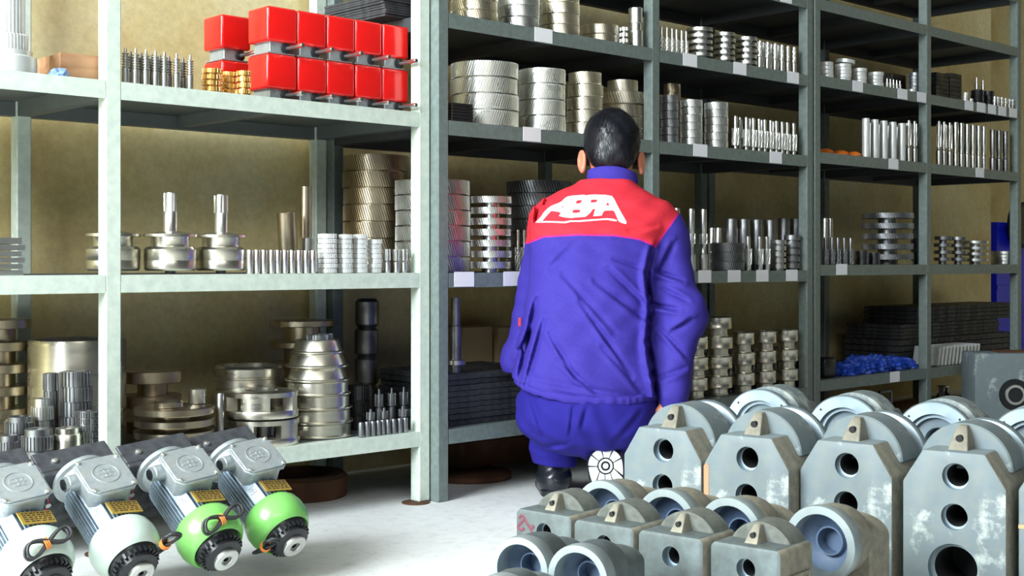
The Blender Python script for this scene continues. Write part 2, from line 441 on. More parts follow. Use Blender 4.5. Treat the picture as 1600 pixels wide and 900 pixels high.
STEPPED = m_turned([(0, 0), (.9, 0), (1, .015), (1, .42), (.8, .44), (.8, .60), (.95, .61), (.95, .985), (.88, 1), (0, 1)])
STEPPED_LOW = m_turned([(0, 0), (.96, 0), (1, .015), (1, .30), (.72, .32), (.78, .45), (.92, .48), (.92, .985), (.84, 1), (0, 1)])
DARK_HEX = m_splined([(0, 0), (.96, 0), (1, .015), (1, .33), (.6, .36), (.6, .97), (.5, 1), (0, 1)], .40, .93, rt=.86, N=10, hx=.7, td=.2)
CYL = m_turned([(0, 0), (.94, 0), (1, .015), (1, .985), (.94, 1), (0, 1)], 24)
BUSH2 = m_turned([(.5, 0), (.95, 0), (1, .02), (1, .48), (.93, .49), (.93, .52), (1, .53), (1, .98), (.95, 1), (.5, 1), (.5, 0)], 22)
def WORM(r, h, mt):
    bm = bmesh.new(); p = [(0, 0), (.92 * r, 0), (.96 * r, .02 * h), (.96 * r, .40 * h)]
    z = .42
    while z < .84: p += [(.62 * r, z * h), (1.0 * r, (z + .022) * h), (1.0 * r, (z + .034) * h), (.62 * r, (z + .056) * h)]; z += .075
    p += [(.42 * r, .87 * h), (.36 * r, .96 * h), (.28 * r, h), (0, h)]
    lathe(bm, p, 22); return to_mesh('worm', bm, mt)
KINDS = dict(helical=m_helical, spur=m_spur, disc=m_discgear, ring=m_ring, pulley=m_pulley)
COUNT = [0]
REG = []      # [pixel column, v, radius, z0, z1, objects]
for u_, F_ in [(q, FA) for q in (ua1, ua2)] + [(q, FB) for q in (ub1, ub2, ub3)] + [(q, FC) for q in (uc1, uc2, uc3)]:
    for dv in (PW / 2, .52 - PW / 2): REG.append([None, F_ + dv, .0245, 0, 3, [], u_ + PW / 2])
def geo(px, w, ytop, v, z):
    """v None: as near the shelf's front edge as the radius allows"""
    r = .03
    vv = v
    for _ in range(4):
        if isinstance(v, tuple): vv = v[0] + r
        u, k = on_v(px, vv); r = w / 2 * k / FOC
    kt = k - .8 * r if ytop < 410 else k + .8 * r
    return u, vv, r, max(zat(ytop, kt) - z, .004), k
def stack(px, w, ytop, v, z, n, kind, mt, noun, desc, cat='gear', group=None, jit=.0015, name=None, rs=None, n_make=None, **kw):
    u, vv, r, h, k = geo(px, w, ytop, v, z); h /= n
    f = KINDS[kind] if isinstance(kind, str) else kind
    me = f(r, h, mt, **kw); mes = {}; mine = []
    for i in range(n):                      # i = 0 is the topmost
        m2 = me
        if rs and rs[i] != 1:
            m2 = mes.get(rs[i]) or f(r * rs[i], h, mt, **kw); mes[rs[i]] = m2
        o = link(name or {'ring': 'steel_ring', 'pulley': 'coupling_hub'}.get(kind, 'gear') if isinstance(kind, str) else (name or 'part_piece'), m2, None,
                 (u + rnd.uniform(-jit, jit), vv + rnd.uniform(-jit, jit), z + (n - 1 - i) * h), (0, 0, rnd.uniform(0, 6)))
        tag(o, ' '.join((from_top(i, n) + noun + ' ' + desc).split()), cat, group or (noun + 's ' + desc)); COUNT[0] += 1
        mine.append(o)
    REG.append([px, vv, r * (max(rs) if rs else 1) + jit, z, z + h * n, mine])
    return u, vv, r, h
def row(pxs, w, y0, y1, v, z, kind, mt, noun, desc, name, cat='shaft', group=None, tilt=0, **kw):
    w *= .94
    n = len(pxs); pm = sum(pxs) / n; u, vv, r, h, k = geo(pm, w, (y0 + y1) / 2, v, z)
    f = KINDS[kind] if isinstance(kind, str) else kind
    me = f(r, h, mt, **kw)
    for i, px in enumerate(pxs):
        u, k = on_v(px, vv)
        o = link(name, me, None, (u, vv, z), (0, 0, rnd.uniform(0, 6))); REG.append([px, vv, r, z, z + h, [o]])
        tag(o, ' '.join((from_left(i, n) + noun + ' ' + desc).split()), cat, group or (noun + 's ' + desc)); COUNT[0] += 1
def slab(px0, px1, y0, y1, v0, v1, z, n, mt, noun, desc, name, cat, jit=.004, gap=.18, bev=.0008, uext=None):
    """n flat plates piled between two pixel columns at the front edge v0"""
    ua, ka = on_v(px0, v0); ub, kb = on_v(px1, v0)
    if uext: ub = ua + uext
    k = (ka + kb) / 2; zb = zat(y1, k) if y1 else z; zt = zat(y0, k); h = (zt - z) / n
    for i in range(n):
        j = lambda: rnd.uniform(-jit, jit)
        bm = bmesh.new(); box(bm, (-(ub - ua) / 2, -(v1 - v0) / 2, 0), ((ub - ua) / 2, (v1 - v0) / 2, h * (1 - gap) if i else h * .98)); 
        bm2 = None
        o = obj(name, bm, mt, None, ((ua + ub) / 2 + j(), (v0 + v1) / 2 + j(), z + (n - 1 - i) * h), (0, 0, rnd.uniform(-.01, .01)))
        tag(o, ' '.join((from_top(i, n) + noun + ' ' + desc).split()), cat, noun + 's ' + desc); COUNT[0] += 1

f0 = (FA + .008,); fb = (FB + .008,); fc = (FC + .008,)
# ===== pale rack, top shelf (a3)
z = ZA['a3']
# tall fluted column at the left edge
u, v, r, h, k = geo(20, 56, 95, f0, z)
root = thing('splined_shaft', 'tall thick pale splined shaft standing at left end of pale rack', 'shaft', (u, v, z))
v += .02; root.location.y = v; bm = bmesh.new(); lathe(bm, [(0, 0), (r * 1.5, 0), (r * 1.5, .035), (r * 1.25, .04), (r * 1.25, .05), (0, .05)], 40); obj('base_collar', bm, 'white_ring', root)
bm = bmesh.new(); gearring(bm, 34, r * 1.02, r * .08, .05, .085, 0, r * .3); gearring(bm, 26, r * .86, r * .09, .085, .42, 0, r * .3); obj('fluted_column', bm, 'white_ring', root)
# small open wooden box with a rag
u0, k0 = on_v(94, .045); zt = zat(81, k0)
root = thing('wooden_box', 'small reddish brown wooden box beside left post of pale rack', 'box', (u0, .045, z))
bw, bd, bh, t = .12, .15, zt - z, .006
for nm, a, b in (('front_board', (0, 0, 0), (bw, t, bh)), ('back_board', (0, bd - t, 0), (bw, bd, bh)), ('side_board', (0, t, 0), (t, bd - t, bh * .96)),
                 ('side_board', (bw - t, t, 0), (bw, bd - t, bh * .96)), ('bottom_board', (t, t, 0), (bw - t, bd - t, t))):
    bm = bmesh.new(); box(bm, a, b); bevel(bm, .0008, 1); obj(nm, bm, 'wood', root)
bm = bmesh.new(); bmesh.ops.create_icosphere(bm, subdivisions=3, radius=1)
for vv in bm.verts:
    c = vv.co; q = 1 + .25 * math.sin(9 * c.x + 4 * c.y) * math.cos(7 * c.z + 2 * c.x); vv.co = Vector((c.x * .022 * q, c.y * .016 * q, max(c.z, -.3) * .014 * q + .0042))
ur, _ = on_v(74, .055)
tag(obj('rag', bm, 'rag_blue', None, (ur + .012, .022, z)), 'crumpled light blue rag at left side of the wooden box', 'rag')
# worm shafts
row([196, 212, 228, 243, 257, 276, 297], 12.5, 74, 84, f0, z, WORM, 'steel_mid', 'threaded worm shaft', 'in front row, top shelf of pale rack', 'worm_shaft')
row([204, 221, 237, 250, 264, 286], 11, 81, 88, (f0[0] + .036,), z, WORM, 'steel_dark', 'threaded worm shaft', 'in back row, top shelf of pale rack', 'worm_shaft')
for i, (px, w, y) in enumerate(((331, 31, 105), (358, 25, 108), (381, 22, 110))):
    stack(px, w, y, f0, z, 4, 'disc', 'brass', 'brass worm wheel', 'in %s yellow stack by red gearboxes' % ('left', 'middle', 'right')[i], 'worm wheel', N=18, hub=.6, t=.7, td=.002)
# red gearboxes
def red_box():
    root = thing('gearbox', '', 'gearbox')
    s = .088; fh = .030
    bm = bmesh.new(); box(bm, (-s / 2, 0, fh), (s / 2, .094, fh + s)); bevel(bm, .007, 4); obj('red_cover', bm, 'red', root)
    bm = bmesh.new(); box(bm, (-.030, .012, .004), (.030, .085, fh + .002)); box(bm, (-.040, .006, 0), (.040, .09, .004)); bevel(bm, .0012, 1); obj('foot', bm, 'aluminium', root)
    Q = Matrix.Translation((.016, .012, .0165)) @ Matrix.Rotation(R(90), 4, 'X')
    bm = bmesh.new(); lathe(bm, [(.004, 0), (.0135, 0), (.0135, .006), (.010, .008), (.004, .008)], 24, mx=Q); obj('seal_ring', bm, 'black_plastic', root)
    bm = bmesh.new(); lathe(bm, [(0, .0), (.0050, .0), (.0050, .05), (.0060, .052), (.0060, .076), (.005, .079), (0, .079)], 16, mx=Q); obj('shaft', bm, 'steel_mid', root)
    bm = bmesh.new(); box(bm, (-.012, .03, fh + s), (-.006, .036, fh + s + .004)); obj('breather', bm, 'steel_bright', root)
    return root
def copy_tree(o, parent=None):
    c = o.copy(); COL.objects.link(c); c.parent = parent
    for ch in [q for q in kids.get(o.name, [])]: copy_tree(ch, c)
    return c
def index_kids():
    kids.clear()
    for o in bpy.data.objects:
        if o.parent: kids.setdefault(o.parent.name, []).append(o)
kids = {}
proto = red_box(); index_kids(); first = True
ue, _ = on_v(421, .055); ux = ue + .044
POSN = ['leftmost', 'second from left', 'middle', 'fourth from left', 'rightmost']
for lay in (0, 1):
    for i in range(6):
        o = proto if first else copy_tree(proto); first = False
        if i < 5: o.location = (ux - .006 + i * .0908, .055, z + lay * .119)
        else: o.location = (ux - .030, .232, z + lay * .119)
        o.location.x += .001 * ((lay + i) % 2)
        t_ = 'in upper layer on top shelf' if lay else 'in lower layer on top shelf'
        lb = (POSN[i] + ' red front gearbox ' + t_) if i < 5 else 'red gearbox in back row ' + ('upper layer, above the brass wheels' if lay else 'lower layer, behind the brass wheels')
        tag(o, lb, 'gearbox', 'red gearboxes stacked on the top shelf')
# ===== pale rack, middle shelf (a2)
z = ZA['a2']
def rotor():
    root = thing('rotor', '', 'rotor')
    bm = bmesh.new(); lathe(bm, [(0, .008), (.012, .008), (.012, 0), (0, 0)], 20); obj('end_stub', bm, 'steel_dark', root)
    bm = bmesh.new(); lathe(bm, [(0, .008), (.055, .008), (.060, .012), (.061, .030), (.0605, .031), (.0605, .033), (.061, .034), (.061, .058), (.056, .064), (.045, .066), (.045, .084),
                    (.046, .086), (.046, .088), (.062, .088), (.062, .094), (.040, .098), (.017, .101), (0, .101)], 56); obj('drum', bm, 'steel_satin', root)
    bm = bmesh.new(); lathe(bm, [(0, .10), (.0165, .10), (.0165, .145), (.0155, .147), (.0155, .190), (.0145, .1925), (0, .1925)], 28)
    gearring(bm, 4, .0172, .002, .148, .190, 0, .005, duty=1.2); obj('shaft', bm, 'steel_bright', root)
    return root
proto = rotor(); index_kids()
for i, px in enumerate((177, 266, 345)):
    o = proto if i == 0 else copy_tree(proto)
    vv_ = f0[0] + (.112 if i == 0 else .062); u, k = on_v(px, vv_); o.location = (u, vv_, z); o.rotation_euler.z = i
    tag(o, ('steel rotor half hidden behind the pale rack post', 'middle steel rotor with upright shaft on pale rack', 'steel rotor with upright shaft beside small bushings')[i], 'rotor', 'round steel rotors on middle shelf')
row([390, 401, 412, 424, 434, 445, 456, 467, 478, 489], 10.5, 391, 391, f0, z, BUSH2, 'steel_bright', 'small steel bushing', 'on middle shelf of pale rack', 'bushing', 'bushing')
for i, (px, w, y) in enumerate(((512, 30, 365), (540, 23, 366), (563, 23, 366), (586, 22, 374))):
    stack(px, w, y, f0, z, 8 if i < 3 else 7, 'spur', 'white_ring', 'thin small gear', 'in %s pale gear stack, middle shelf' % ('leftmost', 'second', 'third', 'rightmost')[i], N=30, td=.0012, gap=.12)
row([605, 619, 631], 12, 389, 390, f0, z, m_splined([(0, 0), (.8, 0), (.85, .02), (.85, .45), (.5, .5), (.5, .97), (0, .97)], .52, 1, N=9, td=.3), 'steel_mid', 'small pinion with splined top', 'beside pale rack right post', 'pinion')
u, v, r, h, k = geo(481, 19, 374, (.20,), z); 
stack(481, 20, 372, (.18,), z, 2, 'spur', 'steel_mid', 'small gear', 'under the leaning dark tube', N=24)
u, v, r, h, k = geo(482, 18, 316, (.20,), z)
bm = bmesh.new(); lathe(bm, [(r * .7, 0), (r, 0), (r, h - .052), (r * .7, h - .052), (r * .7, 0)], 28); h2 = (zat(372, k) - z)
tag(obj('steel_tube', bm, 'steel_oiled', None, (u, v + .012, z + h2 + .002)), 'brown upright steel tube standing on two small gears', 'tube')
u, v, r, h, k = geo(452, 30, 334, (.17,), z)
bm = bmesh.new(); lathe(bm, [(r * .7, 0), (r, 0), (r, h), (r * .7, h), (r * .7, 0)], 32)
tag(obj('steel_tube', bm, 'steel_oiled', None, (u, v, z + .004), (0, R(-5), R(20))), 'wide leaning brown steel tube behind the small bushings', 'tube')
stack(587, 102, 240, .315, z, 7, 'helical', 'steel_oiled', 'large dark helical gear', 'in tallest stack near pale rack post', N=84, hx=-.5)
stack(676, 117, 279, .100, z, 6, 'helical', 'steel_mid', 'large helical gear', 'in stack behind the two joined posts', N=88, hx=-.4)
slab(-40, 38, 371, 0, .03, .17, z, 6, 'steel_mid', 'flat steel bar', 'at far left end of middle shelf', 'flat_bar', 'bar', jit=.006)
# ===== pale rack, bottom shelf (a1)
z = ZA['a1']
D = 'bottom shelf of pale rack'
stack(0, 96, 500, .30, z, 6, 'disc', 'steel_oiled', 'brown disc with hub', 'in stack at left edge, bottom shelf', teeth=False, t=.42, hub=.5, cat='disc')
u, v, r, h, k = geo(121, 148, 527, .265, z)
bm = bmesh.new(); lathe(bm, [(r * .80, 0), (r, 0), (r, h * .97), (r * .985, h), (r * .86, h), (r * .86, h * .96), (r * .80, h * .95), (r * .80, 0)], 72)
for i in range(60):
    a = 2 * PI * i / 60; box(bm, (-.002, r * .775, h * .80), (.002, r * .815, h * .96), mx=Matrix.Rotation(a, 4, 'Z'))
REG.append([121, v, r, z, z + h, [tag(obj('ring_gear', bm, 'steel_satin', None, (u, v, z)), 'very large tall ring gear behind the left post, inner teeth', 'ring gear')]])
stack(118, 50, 578, .145, z, 6, 'spur', 'steel_dark', 'dark blue spur gear', 'in tallest column, left bay bottom shelf', N=24)
stack(80, 26, 582, .20, z, 5, 'spur', 'steel_dark', 'narrow spur gear', 'beside tallest dark gear column', N=16)
stack(136, 35, 641, .06, z, 8, 'spur', 'steel_dark', 'thin dark gear', 'in stack touching left post, bottom shelf', N=28, gap=.2)
def pile(px, w, yt, yb, v, kind, mt, noun, desc, **kw):
    pass
stack(66, 34, 622, .13, z, 3, 'spur', 'steel_mid', 'hubbed gear', 'in middle of left bay gear pile', N=22, hub=.35)
stack(30, 44, 650, .115, z, 3, 'spur', 'steel_dark', 'dark hubbed gear', 'at left of gear pile', N=26, hub=.3)
stack(58, 48, 667, .055, z, 2, 'spur', 'steel_dark', 'wide dark hubbed gear', 'in front of gear pile', N=26, hub=.3)
stack(14, 34, 683, .045, z, 2, 'spur', 'steel_dark', 'small dark hubbed gear', 'in front left of gear pile', N=22, hub=.3)
stack(105, 42, 665, .052, z, 1, m_splined([(.5, 0), (.9, 0), (.9, .28), (1, .3), (1, .8), (.93, .84), (.86, .85), (.86, .98), (.5, 1), (.5, 0)], .01, .27, N=24, td=.12), 'steel_satin', 'short shiny pinion with smooth barrel', 'left bay, bottom shelf', 'pinion', name='pinion')
stack(0, 30, 712, .03, z, 1, 'spur', 'steel_mid', 'pale spur gear', 'at left frame edge, bottom shelf', N=22)
# right bay
stack(237, 92, 575, .30, z, 3, 'disc', 'steel_oiled', 'flanged bell disc', 'in back stack by left post', teeth=False, t=.5, hub=.5, cat='disc')
stack(272, 122, 630, (.012,), z, 4, 'disc', 'steel_oiled', 'wide shiny disc', 'in low front stack, bottom shelf', teeth=False, t=.60, hub=.4, cat='disc')
u, v, r, h, k = geo(272, 122, 629.5, (.012,), z); u2, k2 = on_v(308, v + .02); 
bm = bmesh.new(); lathe(bm, [(.008, 0), (.0215, 0), (.0215, .035), (.008, .035), (.008, 0)], 28)
tag(obj('bushing', bm, 'steel_satin', None, (u2, v + .02, z + h + .0005)), 'small bushing standing on the low front disc stack', 'bushing')
bm = bmesh.new(); lathe(bm, [(.01, 0), (.034, 0), (.034, .012), (.030, .016), (.01, .016), (.01, 0)], 32)
u3, k3 = on_v(269, v); tag(obj('hub_cap', bm, 'steel_oiled', None, (u3 - .015, v - .01, z + h + .0005)), 'round hub cap lying on the low front disc stack', 'hub')
u, v, r, h, k = geo(344, 12, 617, .06, z); 
bm = bmesh.new(); prof(bm, r, h, [(0, 0), (1, 0), (1, .98), (.9, 1), (0, 1)]); tag(obj('steel_pin', bm, 'steel_mid', None, (on_v(344, .10)[0], .10, z)), 'slim upright steel pin between discs and carriers', 'pin')
stack(349, 24, 676, .035, z, 2, 'ring', 'steel_dark', 'small dark ring', 'in front of the slim pin', cat='ring')
stack(388, 104, 567, .28, z, 3, 'ring', 'steel_satin', 'wide ring gear', 'in back stack behind windowed carriers', cat='ring gear', bore=.82)
# planet carriers with windows
u, v, r, h, k = geo(410, 114, 603, (.010,), z)
def carrier(r, h):
    root = thing('planet_carrier', '', 'carrier')
    bm = bmesh.new(); lathe(bm, [(r * .35, 0), (r * .99, 0), (r, .003), (r, h * .24), (r * .99, h * .27), (r * .35, h * .27), (r * .35, 0)], 48); obj('lower_plate', bm, 'steel_satin', root)
    bm = bmesh.new(); lathe(bm, [(r * .35, h * .76), (r * .98, h * .76), (r * .98, h * .93), (r * .92, h * .95), (r * .45, h * .96), (r * .42, h), (r * .35, h), (r * .35, h * .76)], 48); obj('upper_plate', bm, 'steel_satin', root)
    for a in (20, 110, 200, 290):
        bm = bmesh.new(); n = 7
        arc = [(r * .96 * math.cos(R(a + (i - 3) * 7.5)), r * .96 * math.sin(R(a + (i - 3) * 7.5))) for i in range(n)]
        arc += [(r * .66 * math.cos(R(a + (3 - i) * 7.5)), r * .66 * math.sin(R(a + (3 - i) * 7.5))) for i in range(n)]
        prism(bm, arc, h * .26, h * .77, axis='z'); obj('web', bm, 'steel_satin', root)
    bm = bmesh.new(); lathe(bm, [(0, h * .27), (r * .3, h * .27), (r * .3, h * .76), (0, h * .76)], 24); obj('sun_bore', bm, 'steel_dark', root)
    return root
c = carrier(r, h / 2); c.location = (u, v, z); tag(c, 'lower windowed planet carrier on bottom shelf of pale rack', 'carrier', 'windowed planet carriers'); index_kids()
c2 = copy_tree(c); REG.append([410, v, r, z, z + h, [c, c2]]); c2.location = (u - .003, v + .002, z + h / 2); c2.rotation_euler.z = .5; tag(c2, 'upper windowed planet carrier on bottom shelf of pale rack', 'carrier', 'windowed planet carriers')
# cone shaped stack of flanged pans
u, v, r, h, k = geo(497, 116, 528, (.008,), z)
n = 7; PAN = []
for i in range(n):
    j = n - 1 - i; hh = h / n; rr = r * (1 - .028 * j - (.10 if j == 6 else 0)); rt = rr * (.80 if j > 3 else .90)
    bm = bmesh.new(); lathe(bm, [(rt * .7, 0), (rr * .9, 0), (rr * .98, hh * .02), (rr, hh * .05), (rr, hh * .13), (rr * .93, hh * .17), (rr * .90, hh * .2), (rt, hh * .90), (rt * .97, hh * .98), (rt * .7, hh), (rt * .7, 0)], 56)
    PAN.append(tag(obj('flanged_pan', bm, 'steel_satin', None, (u + rnd.uniform(-.001, .001), v, z + j * hh)), from_top(i, n) + 'shiny flanged pan in cone shaped stack on bottom shelf', 'pan', 'shiny flanged pans'))
REG.append([497, v, r, z, z + h, PAN])
hz = z + h
for i, (dx, w) in enumerate(((-.026, .036), (.029, .036))):
    me = m_spur(w * .78, .013, 'steel_dark', N=22)
    PAN.append(tag(link('gear', me, None, (u + dx * .8, v - .01 + dx * .75, hz), None), ('left' if i == 0 else 'right') + ' small dark gear lying on the cone shaped pan stack', 'gear', 'small gears on pan stack'))
stack(472, 100, 498, .36, z, 5, 'disc', 'steel_oiled', 'dark flanged disc', 'in back stack behind pan stack', teeth=False, t=.3, hub=.55, cat='disc')
stack(573, 37, 466, .42, ZB['b1'], 4, 'ring', 'steel_dark', 'dark cylinder', 'in tall stack at back of bottom shelf', cat='cylinder', bore=.6, groove=False, name='dark_sleeve')
stack(560, 40, 600, .16, z, 3, 'spur', 'steel_black', 'black gear', 'beside the pan stack', N=30)
PINION = m_splined([(0, 0), (.75, 0), (.8, .02), (.8, .50), (.5, .54), (.5, .6), (.3, .9), (.3, .99), (0, 1)], .56, .86, N=8, td=.35)
SHORTP = m_turned([(0, 0), (.9, 0), (1, .04), (1, .9), (.85, 1), (0, 1)], 18)
row([564, 573.5, 582.5, 591, 598, 606, 615, 624.5, 633], 9, 656, 656, f0, z, SHORTP, 'steel_dark', 'small dark plug', 'on bottom shelf', 'steel_plug', 'plug')
row([579, 600, 629], 14, 638, 634, (.046,), z, PINION, 'steel_dark', 'small toothed pinion', 'behind dark plugs', 'pinion')
row([592, 612, 631], 14, 606, 604, (.095,), z, PINION, 'steel_dark', 'tall toothed pinion', 'in back row by post', 'pinion')
u, v, r, h, k = geo(644, 18, 636, f0, z)
stack(645, 19, 637, f0, z, 1, PINION, 'steel_dark', 'wider toothed pinion', 'touching pale rack right post', name='pinion', cat='pinion')
# ===== middle rack
z = ZB['b4']
MR = 'middle rack'
slab(600, 668, -6, 0, .12, .40, z, 9, 'plate_dark', 'thin dark plate', 'in pile seen above the red gearboxes', 'dark_plate', 'plate', uext=.16)
for i, (px, w, y, n, mt) in enumerate(((741, 74, -18, 3, 'steel_satin'), (811, 64, -10, 3, 'steel_mid'), (875, 61, -14, 4, 'steel_satin'), (937, 60, 34, 2, 'steel_satin'))):
    stack(px, w, y, fb, z, n, 'helical', mt, 'helical gear', 'in %s stack, highest visible shelf' % ('leftmost', 'second', 'third', 'low fourth')[i], N=64, hx=-.35)
stack(975, 14, 42, fb, z, 3, 'disc', 'steel_mid', 'tiny disc', 'beside tall spindle, highest visible shelf', N=20)
stack(993, 23, 11, fb, z, 1, STEPPED, 'steel_bright', 'tall bright spindle', 'beside middle post on high shelf', 'spindle', name='spindle')
row([1034, 1042, 1050, 1057, 1065, 1072], 8.5, 42, 48, fb, z, PIN_HELIX, 'steel_bright', 'helical pinion shaft', 'left group, high middle rack shelf', 'pinion_shaft')
for i, (px, w, y) in enumerate(((1093, 41, 42), (1132, 33, 50), (1166, 33, 57))):
    stack(px, w, y, fb, z, 5, 'disc', 'steel_mid', 'flat disc', 'in %s spaced stack, high shelf' % ('left', 'middle', 'right')[i], teeth=False, t=.58, hub=.55, cat='disc')
row([1187, 1199, 1211, 1221.5, 1231, 1240.5], 9.5, 64, 72, fb, z, PIN_HELIX_UP, 'steel_bright', 'splined shaft', 'right group, high middle rack shelf', 'splined_shaft')
row([1193, 1205, 1216], 8, 66, 70, (fb[0] + .04,), z, PIN_HELIX_UP, 'steel_mid', 'splined shaft', 'behind right group, high shelf', 'splined_shaft')
z = ZB['b3']
stack(757, 106, 94, fb, z, 4, 'helical', 'steel_bright', 'very large pale helical gear', 'in leftmost stack, upper shelf', N=84, hx=.25)
stack(847, 73, 105, fb, z, 4, 'helical', 'steel_bright', 'pale helical gear', 'in second stack, upper shelf', N=64, hx=.2)
stack(914, 56, 111, fb, z, 5, 'helical', 'steel_satin', 'helical gear', 'in stack left of the head', N=56, hx=-.3, rs=[.92, 1, 1, 1.06, 1.06], jit=.002)
stack(973, 64, 120, (fb[0] + .02,), z, 5, 'helical', 'steel_satin', 'helical gear', 'in stack above the head', N=56, hx=-.3, rs=[.75, 1.15, 1, 1, 1], jit=.003)
ua, ka = on_v(702, fb[0] - .0); 
z3 = z
for i in range(6):
    bm = bmesh.new(); hh = (zat(159, ka) - z) / 6; box(bm, (0, 0, 0), (.078, .03, hh * .85)); bevel(bm, .0006, 1)
    tag(obj('black_strip', bm, 'steel_black', None, (ua + .004 + rnd.uniform(0, .002), FB + .003, z + (5 - i) * hh)), from_top(i, 6) + 'short black strip piled before the very large gears', 'strip', 'short black strips')
stack(1046, 28, 148, fb, z, 6, 'helical', 'steel_dark', 'small dark helical gear', 'in left stack, middle rack upper shelf', N=30, hx=-.4)
stack(1080, 35, 155, fb, z, 6, 'helical', 'steel_mid', 'small helical gear', 'in middle stack, middle rack upper shelf', N=34, hx=-.4)
stack(1119, 37, 159, fb, z, 6, 'helical', 'steel_mid', 'small helical gear', 'in right stack, middle rack upper shelf', N=34, hx=-.4)
stack(1050, 26, 130, .12, z, 7, 'helical', 'steel_oiled', 'brown small gear', 'in back stack, middle rack upper shelf', N=30)
row([1149, 1166, 1177, 1186, 1195, 1204, 1213, 1222, 1230, 1240], 10.5, 182, 190, fb, z, m_splined([(0, 0), (.6, 0), (.65, .1), (.95, .12), (.95, .58), (.62, .6), (.62, .97), (0, 1)], .12, .62, rt=1.12, N=10, hx=1.1, td=.2), 'steel_bright', 'helical shaft', 'on upper shelf beside grey post', 'helical_shaft')
row([1156, 1172, 1190, 1208], 10, 184, 188, (fb[0] + .05,), z, DARK_HEX, 'steel_mid', 'dark shaft', 'behind helical shafts, upper shelf', 'helical_shaft')
z = ZB['b2']
stack(767, 64, 306, fb, z, 7, 'disc', 'steel_mid', 'spaced helical disc gear', 'left of the man', N=54, hx=-.4, t=.62, hub=.42)
stack(842, 102, 281, .30, z, 7, 'helical', 'steel_dark', 'dark large helical gear', 'behind the man at left shoulder', N=70, hx=-.3)
row([809, 819, 829], 10, 359, 359, (.02,), z, PIN_HELIX, 'steel_bright', 'pinion shaft', "beside the man's left arm", 'pinion_shaft')
row([1057, 1080, 1099], 15, 326, 326, fb, z, m_splined([(0, 0), (.95, 0), (1, .02), (1, .26), (.75, .28), (.6, .33), (.6, .42), (.75, .44), (.75, .97), (.68, 1), (0, 1)], .44, .60, rt=.95, N=14, hx=.7, td=.12), 'steel_mid', 'tall stepped shaft', "beside the man's right shoulder", 'stepped_shaft')
stack(1135, 55, 379, fb, z, 3, 'helical', 'steel_dark', 'wide dark helical gear', "right of the man, middle shelf", N=50, hx=-.6)
row([1112, 1122, 1135, 1148, 1160], 11, 356, 356, (.075,), z, CYL, 'steel_bright', 'bright round bar', 'behind wide dark gears', 'round_bar', 'bar')
row([1225, 1243], 19, 342, 340, .20, ZC['c2'], CYL, 'steel_dark', 'dark cylinder', 'seen through gap behind middle rack right post', 'dark_cylinder', 'cylinder')
row([1142, 1162, 1182, 1203], 19, 344, 341, (.05,), z, CYL, 'steel_dark', 'dark cylinder', 'in back row, middle shelf', 'dark_cylinder', 'cylinder')
row([1169, 1187, 1198], 12.5, 368, 368, fb, z, m_splined([(0, 0), (.8, 0), (.8, .16), (.9, .18), (.9, .6), (.62, .62), (.62, .97), (0, 1)], .18, .62, N=12, hx=1.0, td=.15), 'steel_mid', 'splined pinion', 'right of wide dark gears', 'splined_pinion')
stack(1216, 24, 375, fb, z, 5, 'disc', 'steel_mid', 'small spaced disc', 'in left of paired stacks', teeth=False, t=.7, hub=.7, cat='disc')
stack(1237, 25, 367, (fb[0] + .004,), z, 5, 'disc', 'steel_dark', 'spaced disc', 'in right of paired stacks by post', teeth=False, t=.72, hub=.7, cat='disc')
z = ZB['b1']
slab(700, 826, 580, 0, .02, .33, z, 9, 'plate_dark', 'wide dark steel plate', 'in pile under the flanged spindle', 'dark_plate', 'plate', uext=.40, gap=.1)
zp = zat(580, (on_v(700, .02)[1] + on_v(700, .02)[1]) / 2); zp = max(o.location.z + max(v_.co.z for v_ in o.data.vertices) for o in bpy.data.objects if o.get('label', '').endswith('pile under the flanged spindle'))
u, v, r, h, k = geo(709, 17, 466, .03, z)
root = thing('flanged_spindle', 'tall dark spindle with flange beside the joined posts', 'spindle', (on_v(712, .06)[0], .06, zp + .0005))
hh = zat(466, k) - zp
bm = bmesh.new(); lathe(bm, [(0, 0), (r * 1.0, 0), (r * 1.0, .022), (0, .022)], 24); lathe(bm, [(0, .034), (r * 1.05, .034), (r * 1.05, hh * .62), (r * .85, hh * .63), (r * .85, hh), (0, hh)], 28); obj('barrel', bm, 'steel_dark', root)
bm = bmesh.new(); lathe(bm, [(0, .022), (r * 1.9, .022), (r * 1.9, .034), (0, .034)], 32); obj('flange', bm, 'steel_mid', root)
for i, (a, b, y, vv) in enumerate(((722, 770, 512, .42), (775, 830, 512, .40))):
    ua, ka = on_v(a, vv); ub, _ = on_v(b, vv)
    ua += .012 * i
    bm = bmesh.new(); box(bm, (ua, vv, z), (ub, vv + .07, zat(y, ka))); bevel(bm, .002, 1)
    tag(obj('carton_box', bm, 'carton', None), ('left' if i == 0 else 'right') + ' brown carton behind dark plates, bottom shelf of middle rack', 'carton', 'brown cartons')
for i, (px, w, y, n) in enumerate(((1086, 40, 525, 3), (1121, 46, 494, 4), (1161, 36, 518, 3), (1195, 35, 516, 3), (1229, 36, 514, 3))):
    stack(px, w, y, fb, z, n, 'pulley', 'steel_satin', 'shiny grooved coupling', 'in %s coupling stack, bottom shelf' % ('leftmost', 'tall second', 'third', 'fourth', 'rightmost')[i], 'coupling')
row([1104, 1142, 1178, 1212], 20, 545, 545, (.045,), z, 'ring', 'steel_dark', 'short dark ring', 'behind shiny couplings, bottom shelf', 'dark_ring', 'ring')
